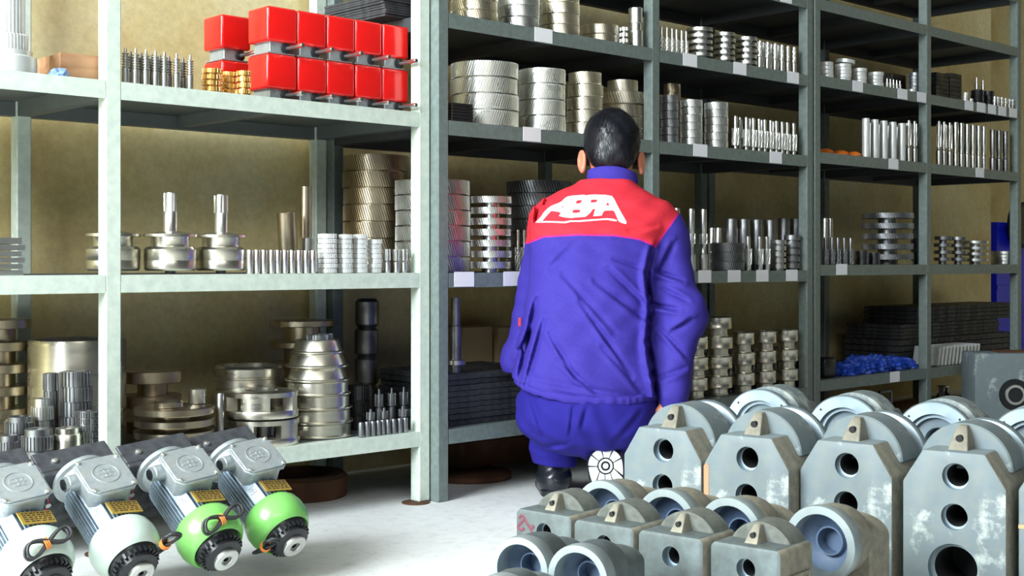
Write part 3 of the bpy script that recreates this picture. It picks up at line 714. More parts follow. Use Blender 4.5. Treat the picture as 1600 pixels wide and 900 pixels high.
# ===== far right rack
z = ZC['c4']
for i, (px, w, y, n) in enumerate(((1291, 22, 96, 4), (1317, 26, 99, 5), (1343, 22, 106, 4), (1368, 24, 112, 4))):
    stack(px, w, y, fc, z, n, 'ring', 'white_ring', 'white ground ring', 'in %s stack, far rack high shelf' % ('leftmost', 'second', 'third', 'fourth')[i], 'ring', groove=False)
u, v, r, h, k = geo(1317, 26, 99, fc, z)
bm = bmesh.new(); lathe(bm, [(.012, 0), (.036, 0), (.036, .014), (.012, .014), (.012, 0)], 32)
tag(obj('steel_ring', bm, 'white_ring', None, (u + .035, v + .012, z + h + .006), (R(3), R(7), 0)), 'wide white ring lying tilted across the white ring stacks', 'ring')
row([1386, 1391, 1396, 1401, 1406], 5, 123, 125, fc, z, PIN_HELIX, 'steel_bright', 'tiny pinion', 'beside white rings, far rack', 'tiny_pinion')
stack(1430, 23, 113, (.02,), z, 7, 'helical', 'steel_dark', 'dark blue thin gear', 'in stack on far rack high shelf', N=30)
stack(1425, 12, 139, (-.025,), z, 2, 'ring', 'white_ring', 'tiny white ring', 'in front of dark blue gears', 'ring')
u, v, r, h, k = geo(1404, 34, 114, .12, z)
bm = bmesh.new(); box(bm, (u - .05, .12, z), (u + .06, .20, z + h)); bevel(bm, .002, 1); tag(obj('dark_block', bm, 'steel_black', None), 'dark steel block behind tiny pinions, far rack', 'block')
for i, (a, b, y) in enumerate(((1463, 1483, 112), (1485, 1503, 113))):
    ua, ka = on_v(a, -.01); ub, _ = on_v(b, -.01); hh = zat(y, ka) - z
    for j in range(6):
        bm = bmesh.new(); box(bm, (ua, -.01, z + hh * j / 6), (ub - .002, .09, z + hh * (j + .93) / 6)); bevel(bm, .0006, 1)
        tag(obj('black_plate', bm, 'steel_black', None), from_top(5 - j, 6) + 'small black plate in %s pile, far rack high shelf' % ('left', 'right')[i], 'plate', 'small black plates')
stack(1508.5, 8, 144, fc, z, 3, 'ring', 'white_ring', 'tiny bright ring', 'left of dark gear cluster', 'ring')
stack(1517, 7, 154, (-.03 + .004,), z, 2, 'ring', 'white_ring', 'tiny low ring', 'before dark gear cluster', 'ring')
stack(1527, 20, 140, (.02,), z, 3, 'spur', 'steel_black', 'black gear', 'in left cluster, far high shelf', N=26)
stack(1544, 18, 142, (.03,), z, 4, 'spur', 'steel_black', 'black gear', 'in right cluster, far high shelf', N=26)
u, v, r, h, k = geo(1528, 20, 139, (.02,), z)
for i, (px, hh) in enumerate(((1526, .052), (1535.5, .046))):
    u2, k2 = on_v(px, v); bm = bmesh.new(); prof(bm, .0085, hh, [(0, 0), (1, 0), (1, .5), (.6, .52), (.6, .98), (0, 1)]); 
    if i == 1: u2 = on_v(1536, v + .004)[0]
    tag(obj('small_shaft', bm, 'steel_mid', None, (u2, v + (.004 if i else 0), z + h + .001)), ('left' if i == 0 else 'right') + ' small upright shaft standing on the black gears', 'shaft')
row([1554, 1559, 1565, 1571, 1577, 1582, 1587], 5.4, 150, 155, fc, z, DARK_HEX, 'steel_mid', 'tiny dark shaft', 'at right end, far high shelf', 'tiny_shaft')
z = ZC['c3']
u, k = on_v(1330, .03)
for i, (px, s) in enumerate(((1292, .8), (1315, .95), (1336, .75))):
    u, k = on_v(px, -.005 + .028 * s)
    bm = bmesh.new(); lathe(bm, [(.018 * s, .004), (.024 * s, .0), (.036 * s, .003), (.038 * s, .009), (.030 * s, .014), (.018 * s, .020), (.012 * s, .021), (.014 * s, .010), (.018 * s, .004)], 28)
    tag(obj('rubber_seal', bm, 'orange', None, (u, -.005 + .034 * s, z + .001 + (.0 if i != 1 else .0))), ('left', 'middle', 'right')[i] + ' orange rubber seal on far rack shelf', 'seal', 'orange rubber seals')
row([1353, 1367, 1381, 1395, 1409], 12.5, 185, 192, fc, z, m_turned([(0, 0), (.95, 0), (1, .02), (1, .98), (.95, 1), (0, 1)]), 'white_ring', 'pale plain round bar', 'on far rack upper shelf', 'round_bar', 'bar')
row([1360, 1374, 1388, 1402], 11, 192, 198, (.035,), z, CYL, 'white_ring', 'pale round bar', 'behind plain bars, far rack', 'round_bar', 'bar')
row([1420, 1429, 1438], 9, 188, 190, fc, z, DARK_HEX, 'steel_mid', 'dark splined shaft', 'left of far post, upper shelf', 'splined_shaft')
row([1467, 1475, 1484], 9, 188, 192, fc, z, DARK_HEX, 'steel_mid', 'dark splined shaft', 'right of far post, upper shelf', 'splined_shaft')
row([1493, 1502, 1511, 1520, 1529, 1537], 9.5, 190, 198, fc, z, STEPPED_LOW, 'steel_bright', 'stepped shaft', 'bright group, far right upper shelf', 'stepped_shaft')
row([1551, 1561, 1571], 9.5, 202, 205, fc, z, STEPPED_LOW, 'steel_dark', 'dark stepped shaft', 'at right end, upper shelf', 'stepped_shaft')
row([1498, 1508, 1518, 1528], 9, 193, 198, (.03,), z, STEPPED_LOW, 'steel_mid', 'stepped shaft', 'in back row, far right upper shelf', 'stepped_shaft')
z = ZC['c2']
row([1289, 1297], 9, 341, 341, (.06,), z, CYL, 'steel_mid', 'tall round bar', 'behind short helical pinions', 'round_bar', 'bar')
row([1290, 1300, 1309, 1319, 1329], 11, 371, 372, fc, z, PIN_HELIX, 'steel_dark', 'short helical pinion', 'on far rack middle shelf', 'helical_pinion')
stack(1387, 78, 332, (.02,), z, 5, 'disc', 'steel_dark', 'big dark disc gear', 'in tall spaced stack, far rack', N=60, hx=-.4, t=.52, hub=.38)
stack(1347, 20, 392, fc, z, 2, 'spur', 'steel_black', 'small black gear', 'left of big disc stack', N=22)
stack(1366, 18, 395, (-.025,), z, 2, 'spur', 'steel_black', 'low black gear', 'before big disc stack', N=22)
stack(1435, 22, 372, (.04,), z, 3, 'disc', 'steel_black', 'black disc', 'right of big disc stack', N=24, t=.6, hub=.6)
for i, (px, w, y) in enumerate(((1473, 26, 369), (1497, 26, 370), (1524, 40, 376))):
    stack(px, w, y, fc if i < 2 else (fc[0] + .003,), z, 4, 'disc', ('steel_dark', 'steel_dark', 'steel_mid')[i], 'flat spaced disc', 'in %s stack, far right middle shelf' % ('left', 'second', 'third wide')[i], 'disc', teeth=False, t=.5, hub=.45)
stack(1570, 40, 392, fc, z, 4, 'ring', 'steel_mid', 'low wide ring', 'before the blue crate', 'ring', groove=False)
z = ZC['c1']
# blue webbing bundle: several crumpled folded straps
def crumple(u0, u1, v0, v1, h, seed):
    bm = bmesh.new(); bmesh.ops.create_icosphere(bm, subdivisions=4, radius=1)
    for q in bm.verts:
        c = q.co.copy(); d = 1 + .16 * math.sin(11 * c.x + seed) * math.cos(7 * c.y + 2 * seed) + .10 * math.sin(23 * c.y + 17 * c.z + seed)
        q.co = Vector(((u0 + u1) / 2 + c.x * (u1 - u0) / 2 * d, (v0 + v1) / 2 + c.y * (v1 - v0) / 2 * d, max(c.z * d, -.35) * h * .74 + h * .26))
    return bm
for i, (a, b, y) in enumerate(((1316, 1341, 564), (1342, 1367, 553), (1368, 1391, 552), (1395, 1417, 554), (1418, 1433, 556))):
    ua, ka = on_v(a, .02); ub, _ = on_v(b, .02); hh = zat(y, ka + .08) - z
    o = obj('folded_strap', crumple(ua, ub - .004, -.01 + .004 * i, .12, max(hh, .03) * .9, i * 2.1), 'blue_cloth', None, (0, 0, z + .001), sharp=60)
    tag(o, from_left(i, 5) + 'crumpled blue folded strap on far rack bottom shelf', 'strap', 'crumpled blue straps')
u, k = on_v(1290, .03); bm = bmesh.new(); bmesh.ops.create_cube(bm, size=1)
ua = on_v(1288, 0)[0]; ub = on_v(1309, 0)[0]
bm = bmesh.new(); box(bm, (ua + .01, .0, z), (ub, .14, zat(558, k))); bevel(bm, .015, 3); tag(obj('black_case', bm, 'black_plastic', None), 'black rounded case left of the crumpled blue straps', 'case')
# white fins leaning
ua, ka = on_v(1467, -.005); ub, _ = on_v(1528, -.005); n = 12; hh = zat(543, ka) - z
for i in range(n):
    x = ua + (ub - ua) * i / (n - 1); bm = bmesh.new(); box(bm, (-.003, 0, 0), (.003, .12, hh * 1.02)); bevel(bm, .0005, 1)
    tag(obj('pale_plate', bm, 'white_ring', None, (x, -.005, z + .0015), (0, R(14), 0)), from_left(i, n) + 'pale leaning plate on far rack bottom shelf', 'plate', 'pale leaning plates')
for i, (a, v0, y0, y1, ln, n) in enumerate(((1402, .16, 528, 0, 1.05, 4), (1406, .17, 505, 528, .90, 4), (1432, .18, 478, 505, 1.0, 4))):
    ua, ka = on_v(a, v0); zb = z if i == 0 else zprev; zt = zat(y0, ka + .15)
    for j in range(n):
        bm = bmesh.new(); box(bm, (0, 0, 0), (ln, .26, (zt - zb) / n * .88))
        o = obj('dark_plate', bm, 'plate_dark', None, (ua + rnd.uniform(0, .008), v0 + rnd.uniform(-.004, .004), zb + (zt - zb) * j / n))
        tag(o, from_top(3 - j, 4) + 'long dark plate in %s bundle, far rack bottom shelf' % ('lowest', 'middle', 'highest')[i], 'plate', 'long dark plates')
    zprev = zt
# under the racks
def floor_piece(name, label, cat, px, v, prof_, m, seg=40):
    u, k = on_v(px, v); bm = bmesh.new(); lathe(bm, prof_, seg); return tag(obj(name, bm, m, None, (u, v, 0)), label, cat)
floor_piece('cast_ring', 'large grey cast ring on floor under the pale rack', 'ring', 470, .32, [(.09, 0), (.125, 0), (.13, .01), (.13, .055), (.12, .065), (.09, .065), (.09, 0)], 'rust')
floor_piece('round_casting', 'rusty round casting on floor under the middle rack', 'casting', 735, .22, [(0, 0), (.12, 0), (.125, .004), (.125, .016), (.115, .022), (0, .022)], 'rust')
ua, _ = on_v(700, .28); bm = bmesh.new(); box(bm, (ua + .02, .24, .0225), (ua + .75, .34, .105)); bevel(bm, .004, 1); tag(obj('rusty_beam', bm, 'rust', None), 'long rusty beam lying under the middle rack', 'beam')
ua, _ = on_v(1450, .1); bm = bmesh.new(); box(bm, (ua + .10, .02, .02), (ua + .62, .35, .045)); bevel(bm, .002, 1); 
tag(obj('wooden_board', bm, 'wood', None, (0, 0, -.02)), 'brown board on floor under the far right rack', 'board')
for i, px in enumerate((1353, 1385)):
    u, _ = on_v(px, .08); root = thing('metal_trestle', ('left' if i == 0 else 'right') + ' small steel frame on floor under the far right rack', 'frame', (u, .08, 0), group='steel frames')
    for nm, a, b in (('upright', (-.05, 0, 0), (-.04, .01, .13)), ('upright', (.04, 0, 0), (.05, .01, .13)), ('crossbar', (-.05, 0, .12), (.05, .01, .13)), ('foot', (-.055, -.02, 0), (.055, .05, .006))):
        bm = bmesh.new(); box(bm, a, b); bevel(bm, .001, 1); obj(nm, bm, 'steel_dark', root)
u, k = on_v(1484, .06); root = thing('caster_wheel', 'small caster wheel standing on the brown board', 'wheel', (u + .02, .10, .026))
bm = bmesh.new(); lathe(bm, [(0, -.012), (.028, -.012), (.032, -.006), (.032, .006), (.028, .012), (0, .012)], 28, mx=Matrix.Translation((0, 0, .032)) @ Matrix.Rotation(R(90), 4, 'Y')); obj('tyre', bm, 'rubber', root)
bm = bmesh.new(); box(bm, (-.018, -.012, .03), (-.014, .012, .085)); box(bm, (.014, -.012, .03), (.018, .012, .085)); box(bm, (-.018, -.02, .083), (.018, .02, .088)); obj('fork', bm, 'steel_mid', root)
# blue crate and dark drum beyond the far rack
u, k = on_v(1552, .66)
root = thing('plastic_crate', '', 'crate'); bpy.data.objects.remove(root)
zb0 = 0; zt = zat(347, k)
hcr = zt / 5
for i in range(5):
    root = thing('plastic_crate', from_top(i, 5) + 'bright blue plastic crate in stack beyond the far rack', 'crate', (u, .64, (4 - i) * hcr), group='bright blue crates')
    bm = bmesh.new(); box(bm, (0, 0, 0), (.5, .012, hcr * .86)); box(bm, (0, .3, 0), (.5, .312, hcr * .86)); box(bm, (0, .012, 0), (.012, .3, hcr * .86)); box(bm, (.488, .012, 0), (.5, .3, hcr * .86)); box(bm, (.012, .012, 0), (.488, .3, .01)); obj('tub', bm, 'blue_crate', root)
    bm = bmesh.new(); box(bm, (-.008, -.008, hcr * .86), (.508, .012, hcr * .995)); box(bm, (-.008, .3, hcr * .86), (.508, .32, hcr * .995)); box(bm, (-.008, .012, hcr * .86), (.012, .3, hcr * .995)); box(bm, (.488, .012, hcr * .86), (.508, .3, hcr * .995)); obj('rim', bm, 'blue_crate', root)
u, k = on_v(1593, .60)
bm = bmesh.new(); lathe(bm, [(0, -.03), (.12, -.03), (.13, -.02), (.13, .02), (.12, .03), (0, .03)], 40, mx=Matrix.Rotation(R(90), 4, 'X'))
tag(obj('rubber_roller', bm, 'rubber', None, (u + .02, .595, zat(352, k))), 'round black wheel before the blue crates', 'wheel')
# nothing may stand inside its neighbour: move whichever is deeper on the shelf further back
def spread():
    for it in range(60):
        moved = 0
        for i in range(len(REG)):
            for j in range(i + 1, len(REG)):
                a, b = REG[i], REG[j]
                if not a[5] and not b[5]: continue
                if a[3] >= b[4] or b[3] >= a[4] or (a[0] and b[0] and abs(a[0] - b[0]) > 160): continue
                ua, ub = (on_v(q[0], q[1])[0] if q[0] is not None else q[6] for q in (a, b))
                d = math.hypot(ua - ub, a[1] - b[1]); need = a[2] + b[2] + .0006
                if d >= need: continue
                c = a if a[1] > b[1] else b
                if c[1] > .44: c = b if c is a else a
                sg = 1
                if not a[5] or not b[5]:
                    c, q = (b, a) if not a[5] else (a, b)
                    if q[1] > .3: sg = -1
                c[1] += sg * max(.0015, (need - d) * .6); moved += 1
        if not moved: break
    for px, v, r, z0, z1, obs, *_ in REG:
        if not obs: continue
        u = on_v(px, v)[0]; u0 = sum(o.location.x for o in obs) / len(obs); v0 = sum(o.location.y for o in obs) / len(obs)
        for o in obs: o.location.x += u - u0; o.location.y += v - v0
spread()
print('shelf goods', COUNT[0])

# ---------------------------------------------------------------- cast gearbox housings on the floor
def axes(yaw_deg):
    """rotation (about z, world) for something whose width runs yaw degrees off the camera's right and whose back points away"""
    return -YAW - R(yaw_deg)
def cyl_cut(x, z, r, y0, y1, seg=32, mi=0, r2=None):
    bm = bmesh.new(); r2 = r2 or r
    lathe(bm, [(0, y0), (r, y0), (r2, y1), (0, y1)], seg, mi, mx=Matrix.Translation((x, 0, z)) @ Matrix.Rotation(R(-90), 4, 'X') @ Matrix.Identity(4))
    bmesh.ops.recalc_face_normals(bm, faces=bm.faces); return bm
def ychurn(x, z):  # lathe z -> +y
    return Matrix.Translation((x, 0, z)) @ Matrix.Rotation(R(-90), 4, 'X')
def housing_mesh(Wd, H, D, cx, cz, holes, bore_r, dome_r, dome_z, mats):
    """body: front face in the y=0 plane, chamfered top corners; bored for its shafts; returns a list of (name, mesh)"""
    w = Wd / 2
    bm = bmesh.new()
    poly = [(-w, 0), (w, 0), (w, H - cz), (w - cx, H), (-w + cx, H), (-w, H - cz)]
    prism(bm, poly, 0, D); bevel(bm, .004 if cx > .02 else .007, 2)
    me = to_mesh('gearbox_housing', bm, mats[0]); 
    for mm in ('bore_dark', 'machined', 'cast_side'): me.materials.append(M[mm])
    body = link('gearbox_housing', me)
    for f in me.polygons: 
        if f.normal.y > -.5: f.material_index = 3 if (f.normal.x > .3) else 0
    cutters = []
    for (x, z, r) in holes:
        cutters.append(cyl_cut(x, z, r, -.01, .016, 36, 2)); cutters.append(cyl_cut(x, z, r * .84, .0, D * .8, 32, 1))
    boolean(body, cutters)
    parts = []
    # half round ridge over the top, and the lifting lug in front of it
    bm = bmesh.new(); n = 20; pts = []
    for i in range(n + 1):
        a = PI * i / n; pts.append((dome_r * math.cos(a), dome_z + dome_r * math.sin(a)))
    prism(bm, pts, D * .46, D * .98); bevel(bm, .003, 1); parts.append(('ridge', to_mesh('ridge', bm, mats[1])))
    bm = bmesh.new(); t = dome_r * .17; zt = dome_z + dome_r * .97
    a = [(-t * 1.25, D * .16, H - .002), (t * 1.25, D * .16, H - .002), (t * .8, D * .30, zt - .012), (t * .5, D * .36, zt), (-t * .5, D * .36, zt), (-t * .8, D * .30, zt - .012)]
    A = [bm.verts.new(p) for p in a]; B = [bm.verts.new((p[0], D * .47, p[2])) for p in a]
    bm.faces.new(A); bm.faces.new(B[::-1])
    for i in range(6): bm.faces.new((A[i], B[i], B[(i + 1) % 6], A[(i + 1) % 6]))
    bmesh.ops.recalc_face_normals(bm, faces=bm.faces); bevel(bm, .0015, 1)
    parts.append(('lifting_lug', to_mesh('lifting_lug', bm, mats[2])))
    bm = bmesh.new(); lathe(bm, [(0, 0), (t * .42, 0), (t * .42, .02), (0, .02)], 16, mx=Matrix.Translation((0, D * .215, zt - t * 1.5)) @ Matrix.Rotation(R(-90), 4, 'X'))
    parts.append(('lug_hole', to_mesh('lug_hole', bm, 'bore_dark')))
    return body, parts
def flange_parts(r, z, D, neck, mats, reverse=False):
    """motor flange behind the body: outer ring, recess and inner cone, axis along +y"""
    parts = []; Q = ychurn(0, z)
    bm = bmesh.new(); lathe(bm, [(0, D * .9), (neck, D * .9), (neck, D + .02), (r * .97, D + .024), (r, D + .028), (r, D + .040), (r * .97, D + .043), (r * .70, D + .043), (r * .68, D + .030), (r * .60, D + .030), (r * .58, D + .016), (r * .34, D + .012), (r * .32, D - .01), (0, D - .01)], 64, mx=Q)
    me = to_mesh('motor_flange', bm, mats[3])
    for i in range(4):
        pass
    parts.append(('motor_flange', me))
    bm = bmesh.new()
    for i in range(4):
        a = PI / 4 + i * PI / 2; Q2 = Matrix.Translation((r * .86 * math.cos(a), 0, z + r * .86 * math.sin(a))) @ Matrix.Rotation(R(-90), 4, 'X')
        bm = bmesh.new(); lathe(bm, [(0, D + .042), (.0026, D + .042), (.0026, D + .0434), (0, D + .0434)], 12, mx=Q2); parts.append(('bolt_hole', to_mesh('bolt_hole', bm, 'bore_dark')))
    return parts
def assemble(body, parts, first, loc, rotz, label, group):
    root = body if first else body.copy()
    if not first: COL.objects.link(root)
    root.location = loc; root.rotation_euler = (0, 0, rotz)
    for nm, me in parts: link(nm, me, root)
    return tag(root, label, 'gearbox housing', group)

LH, LD = .30, .155
bodyL, partsL = housing_mesh(.190, LH, LD, .038, .062, [(.004, .255, .0245), (.002, .180, .0245), (0, .083, .047)], 0, .088, .258, ('cast_light', 'cast_light', 'cast_side', 'machined'))
partsL += flange_parts(.092, .252, LD + .01, .066, ('', '', '', 'machined'))
front = [(.315, 2.735, 38, 'cast_light'), (.470, 2.615, 38, 0), (.648, 2.53, 38, 0), (.815, 2.40, 36, 0), (.995, 2.30, 35, 0)]
lab = ['large housing with two holes, nearest the crouching man', 'large cast housing with orange paint down its left chamfer', 'large cast housing, middle one of front row',
       'large cast housing showing three holes at lower right', 'large cast housing cut off by right frame edge']
for i, (X, Y, yw, _) in enumerate(front):
    assemble(bodyL, partsL, i == 0, W(X, Y, 0), axes(yw), lab[i], 'large cast gearbox housings')
back = [(.600, 3.14, 35), (.765, 2.99, 36), (.930, 2.86, 36), (1.10, 2.75, 36)]
labb = ['leftmost rear housing whose round flange faces the camera', 'second rear housing with round flange facing the camera', 'third rear housing with flange seen left of lug', 'rear flange housing at right frame edge']
for i, (X, Y, yw) in enumerate(back):
    # turned round: flange towards the camera, so the body lies behind
    d = LD + .05; a = R(yw); p = W(X + math.sin(a) * d, Y + math.cos(a) * d, 0)
    assemble(bodyL, partsL, False, p, axes(yw) + PI, labb[i], 'large cast gearbox housings')
SH, SD = .214, .105
bodyS, partsS = housing_mesh(.124, SH, SD, .007, .007, [(.002, .178, .0165), (-.002, .128, .0165), (0, .06, .033)], 0, .060, .183, ('cast', 'cast_dark', 'cast_side', 'cast_dark'))
def ring_parts(r, z, D, Hh, Wd):
    parts = []; Q = ychurn(0, z)
    bm = bmesh.new(); lathe(bm, [(r * .9, D * .5), (r * .97, D * .9), (r, D + .01), (r, D + .022), (r * .985, D + .025), (r * .78, D + .025), (r * .76, D + .018), (r * .76, D * .5), (r * .9, D * .5)], 16 if False else 40, mx=Q); parts.append(('ring_flange', to_mesh('ring_flange', bm, 'ring_grey')))
    bm = bmesh.new(); lathe(bm, [(r * .77, D - .005), (r * .70, D - .012), (r * .42, D - .022), (r * .38, D - .012), (r * .34, D - .012), (r * .34, D - .04), (0, D - .04)], 40, mx=Q); parts.append(('blue_bowl', to_mesh('blue_bowl', bm, 'bore_blue')))
    return parts
def drum_body(r, z, D, Hh, Wd, m):
    """smaller housing whose flange side faces the camera: square lower body and round drum"""
    bm = bmesh.new(); n = 16; w = Wd / 2
    pts = [(-w, 0), (w, 0), (w, Hh * .80), (w * .9, Hh * .86)]
    pts = [(-w, 0), (w, 0), (w, z)] + [(w * math.cos(PI * i / n), z + (Hh - z) * math.sin(PI * i / n)) for i in range(1, n)] + [(-w, z)]
    prism(bm, pts, -SD * .9, -.018); bevel(bm, .004, 1)
    lathe(bm, [(0, -.030), (r * .86, -.030), (r * .93, -.01), (r * .95, D), (r * .79, D), (r * .78, -.019), (0, -.019)], 40, mx=ychurn(0, z))
    return to_mesh('gearbox_housing', bm, m)
frontS = [(.054, 2.27), (.152, 2.17), (.253, 2.085), (.358, 2.0)]
labS = ['small dark housing with maroon paint marks on its front', 'small cast housing right of the maroon marked one', 'small cast housing with single visible round hole, third in front row', 'small cast housing at front right with square side opening']
for i, (X, Y) in enumerate(frontS):
    o = assemble(bodyS, partsS, i == 0, W(X, Y, 0), axes(40), labS[i], 'small cast gearbox housings')
    if i == 0:   # hand painted strokes on the front face
        strokes = [[(-.052, .196), (-.046, .202), (-.040, .199), (-.044, .192), (-.050, .186), (-.054, .180), (-.047, .176), (-.040, .180)],
                   [(-.040, .199), (-.034, .190), (-.028, .184), (-.020, .182)], [(-.030, .188), (-.024, .178), (-.021, .166)], [(-.022, .183), (-.018, .187)], [(-.036, .168), (-.038, .156), (-.040, .148)]]
        for s in strokes:
            bm = bmesh.new(); tube(bm, smooth_path([(x - .002, -.0004, z_) for x, z_ in s], 4), .0028, 8)
            for q in bm.verts: q.co.y = -.0002 + (q.co.y + .0004) * .25
            obj('paint_mark', bm, plain('maroon_paint', (.13, .025, .05), .6) if 'maroon' not in M else M['maroon'], o)
    if i == 3:   # inspection opening on the right side
        bm = bmesh.new(); x = .0622
        for a, b in (((x, .022, .105), (x + .003, .09, .111)), ((x, .022, .165), (x + .003, .09, .171)), ((x, .022, .111), (x + .003, .028, .165)), ((x, .084, .111), (x + .003, .09, .165))): box(bm, a, b)
        obj('opening_rim', bm, 'cast_side', o)
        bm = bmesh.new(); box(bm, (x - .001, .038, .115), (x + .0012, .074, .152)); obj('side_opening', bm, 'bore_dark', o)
bodyR = drum_body(.0645, .180, .03, .214, .116, 'cast_side'); ringR = ring_parts(.0645, .180, .03, .21, .11)
labR = ['ring flange housing just below the white boot sole', 'second ring flange housing behind small row', 'third ring flange housing behind small row', 'ring flange housing with blue bowl at front right, clearly open']
for i, (X, Y) in enumerate(((.168, 2.415), (.275, 2.325), (.375, 2.24), (.512, 2.165))):
    root = link('gearbox_housing', bodyR, None, W(X + math.sin(R(40)) * .055, Y + math.cos(R(40)) * .055, 0), (0, 0, axes(40) + PI))
    for nm, me in ringR: link(nm, me, root)
    tag(root, labR[i], 'gearbox housing', 'ring flange housings behind the small row')
bodyT = drum_body(.049, .192, .03, .215, .08, 'cast'); ringT = ring_parts(.049, .192, .03, .2, .08)
for i, (X, Y, yw, s, lb) in enumerate(((.008, 1.93, 30, 1, 'small round flange housing standing left of the foreground group'), (.092, 1.875, 30, 1, 'small round flange housing in front of small cast row'), (-.022, 1.76, 24, .93, 'small dusty ring housing nearest bottom frame edge'))):
    root = link('gearbox_housing', bodyT, None, W(X + math.sin(R(yw)) * .06, Y + math.cos(R(yw)) * .06, 0), (0, 0, axes(yw) + PI)); root.scale = (s, s, s)
    for nm, me in ringT: link(nm, me, root)
    tag(root, lb, 'gearbox housing', 'round flange housings at the front')
# paint on large housings
for o in list(bpy.data.objects):
    lb = o.get('label', '')
    if lb.startswith('large cast housing with orange'):
        bm = bmesh.new(); q = [(-.0955, .236), (-.0955, .10), (-.088, .10), (-.088, .19), (-.083, .238), (-.0585, .2985), (-.0575, .3005)]
        prism(bm, [(-.0953, .10), (-.0845, .10), (-.0838, .232), (-.090, .238), (-.0953, .232)], -.0006, .0004); obj('orange_paint', bm, plain('faded_orange_paint', (.62, .26, .14), .7), o)
    if lb.startswith('large cast housing cut off'):
        bm = bmesh.new(); prism(bm, [(-.0945, .168), (-.03, .172), (-.03, .177), (-.0945, .175)], -.0006, .0004); obj('orange_paint', bm, plain('faded_orange_line', (.66, .36, .16), .7), o)
# big grey gearbox with bearing, far right
p = W(1.99, 5.22, 0); root = thing('bearing_gearbox', 'big pale square gearbox with black bearing bore by far rack', 'gearbox', p, (0, 0, axes(0)))
bm = bmesh.new(); box(bm, (-.13, 0, 0), (.25, .16, .285)); bevel(bm, .006, 2); body = obj('body', bm, 'cast_light', root)
Q = ychurn(.03, .118)
bm = bmesh.new(); lathe(bm, [(.034, -.004), (.062, -.004), (.064, 0), (.064, .004), (.034, .004), (.034, -.004)], 40, mx=Q); obj('outer_seal', bm, 'black_plastic', root)
bm = bmesh.new(); lathe(bm, [(.030, -.009), (.040, -.009), (.041, -.004), (.030, -.004), (.030, -.009)], 40, mx=Q); obj('bearing_ring', bm, 'steel_bright', root)
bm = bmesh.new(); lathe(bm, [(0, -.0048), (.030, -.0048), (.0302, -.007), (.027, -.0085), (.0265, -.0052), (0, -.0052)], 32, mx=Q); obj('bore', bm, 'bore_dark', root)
bm = bmesh.new(); box(bm, (-.02, .03, .285), (.2, .12, .291)); bevel(bm, .001, 1); obj('top_gasket', bm, 'rust', root)
# pale crumpled sheet on the floor in front of the far rack
bm = bmesh.new(); bmesh.ops.create_grid(bm, x_segments=60, y_segments=30, size=1)
for v_ in bm.verts:
    x, y = v_.co.x, v_.co.y; v_.co = Vector((x * .50, y * .30 + .05 * math.sin(3 * x), .028 + .010 * math.sin(7 * x + 3 * y) + .006 * math.sin(19 * x - 8 * y)))
bmesh.ops.solidify(bm, geom=bm.faces, thickness=.002)
tag(obj('plastic_sheet', bm, 'sheet_pale', None, W(1.72, 4.44, 0), (0, 0, axes(8))), 'pale crumpled sheet on floor before the far right rack', 'sheet')

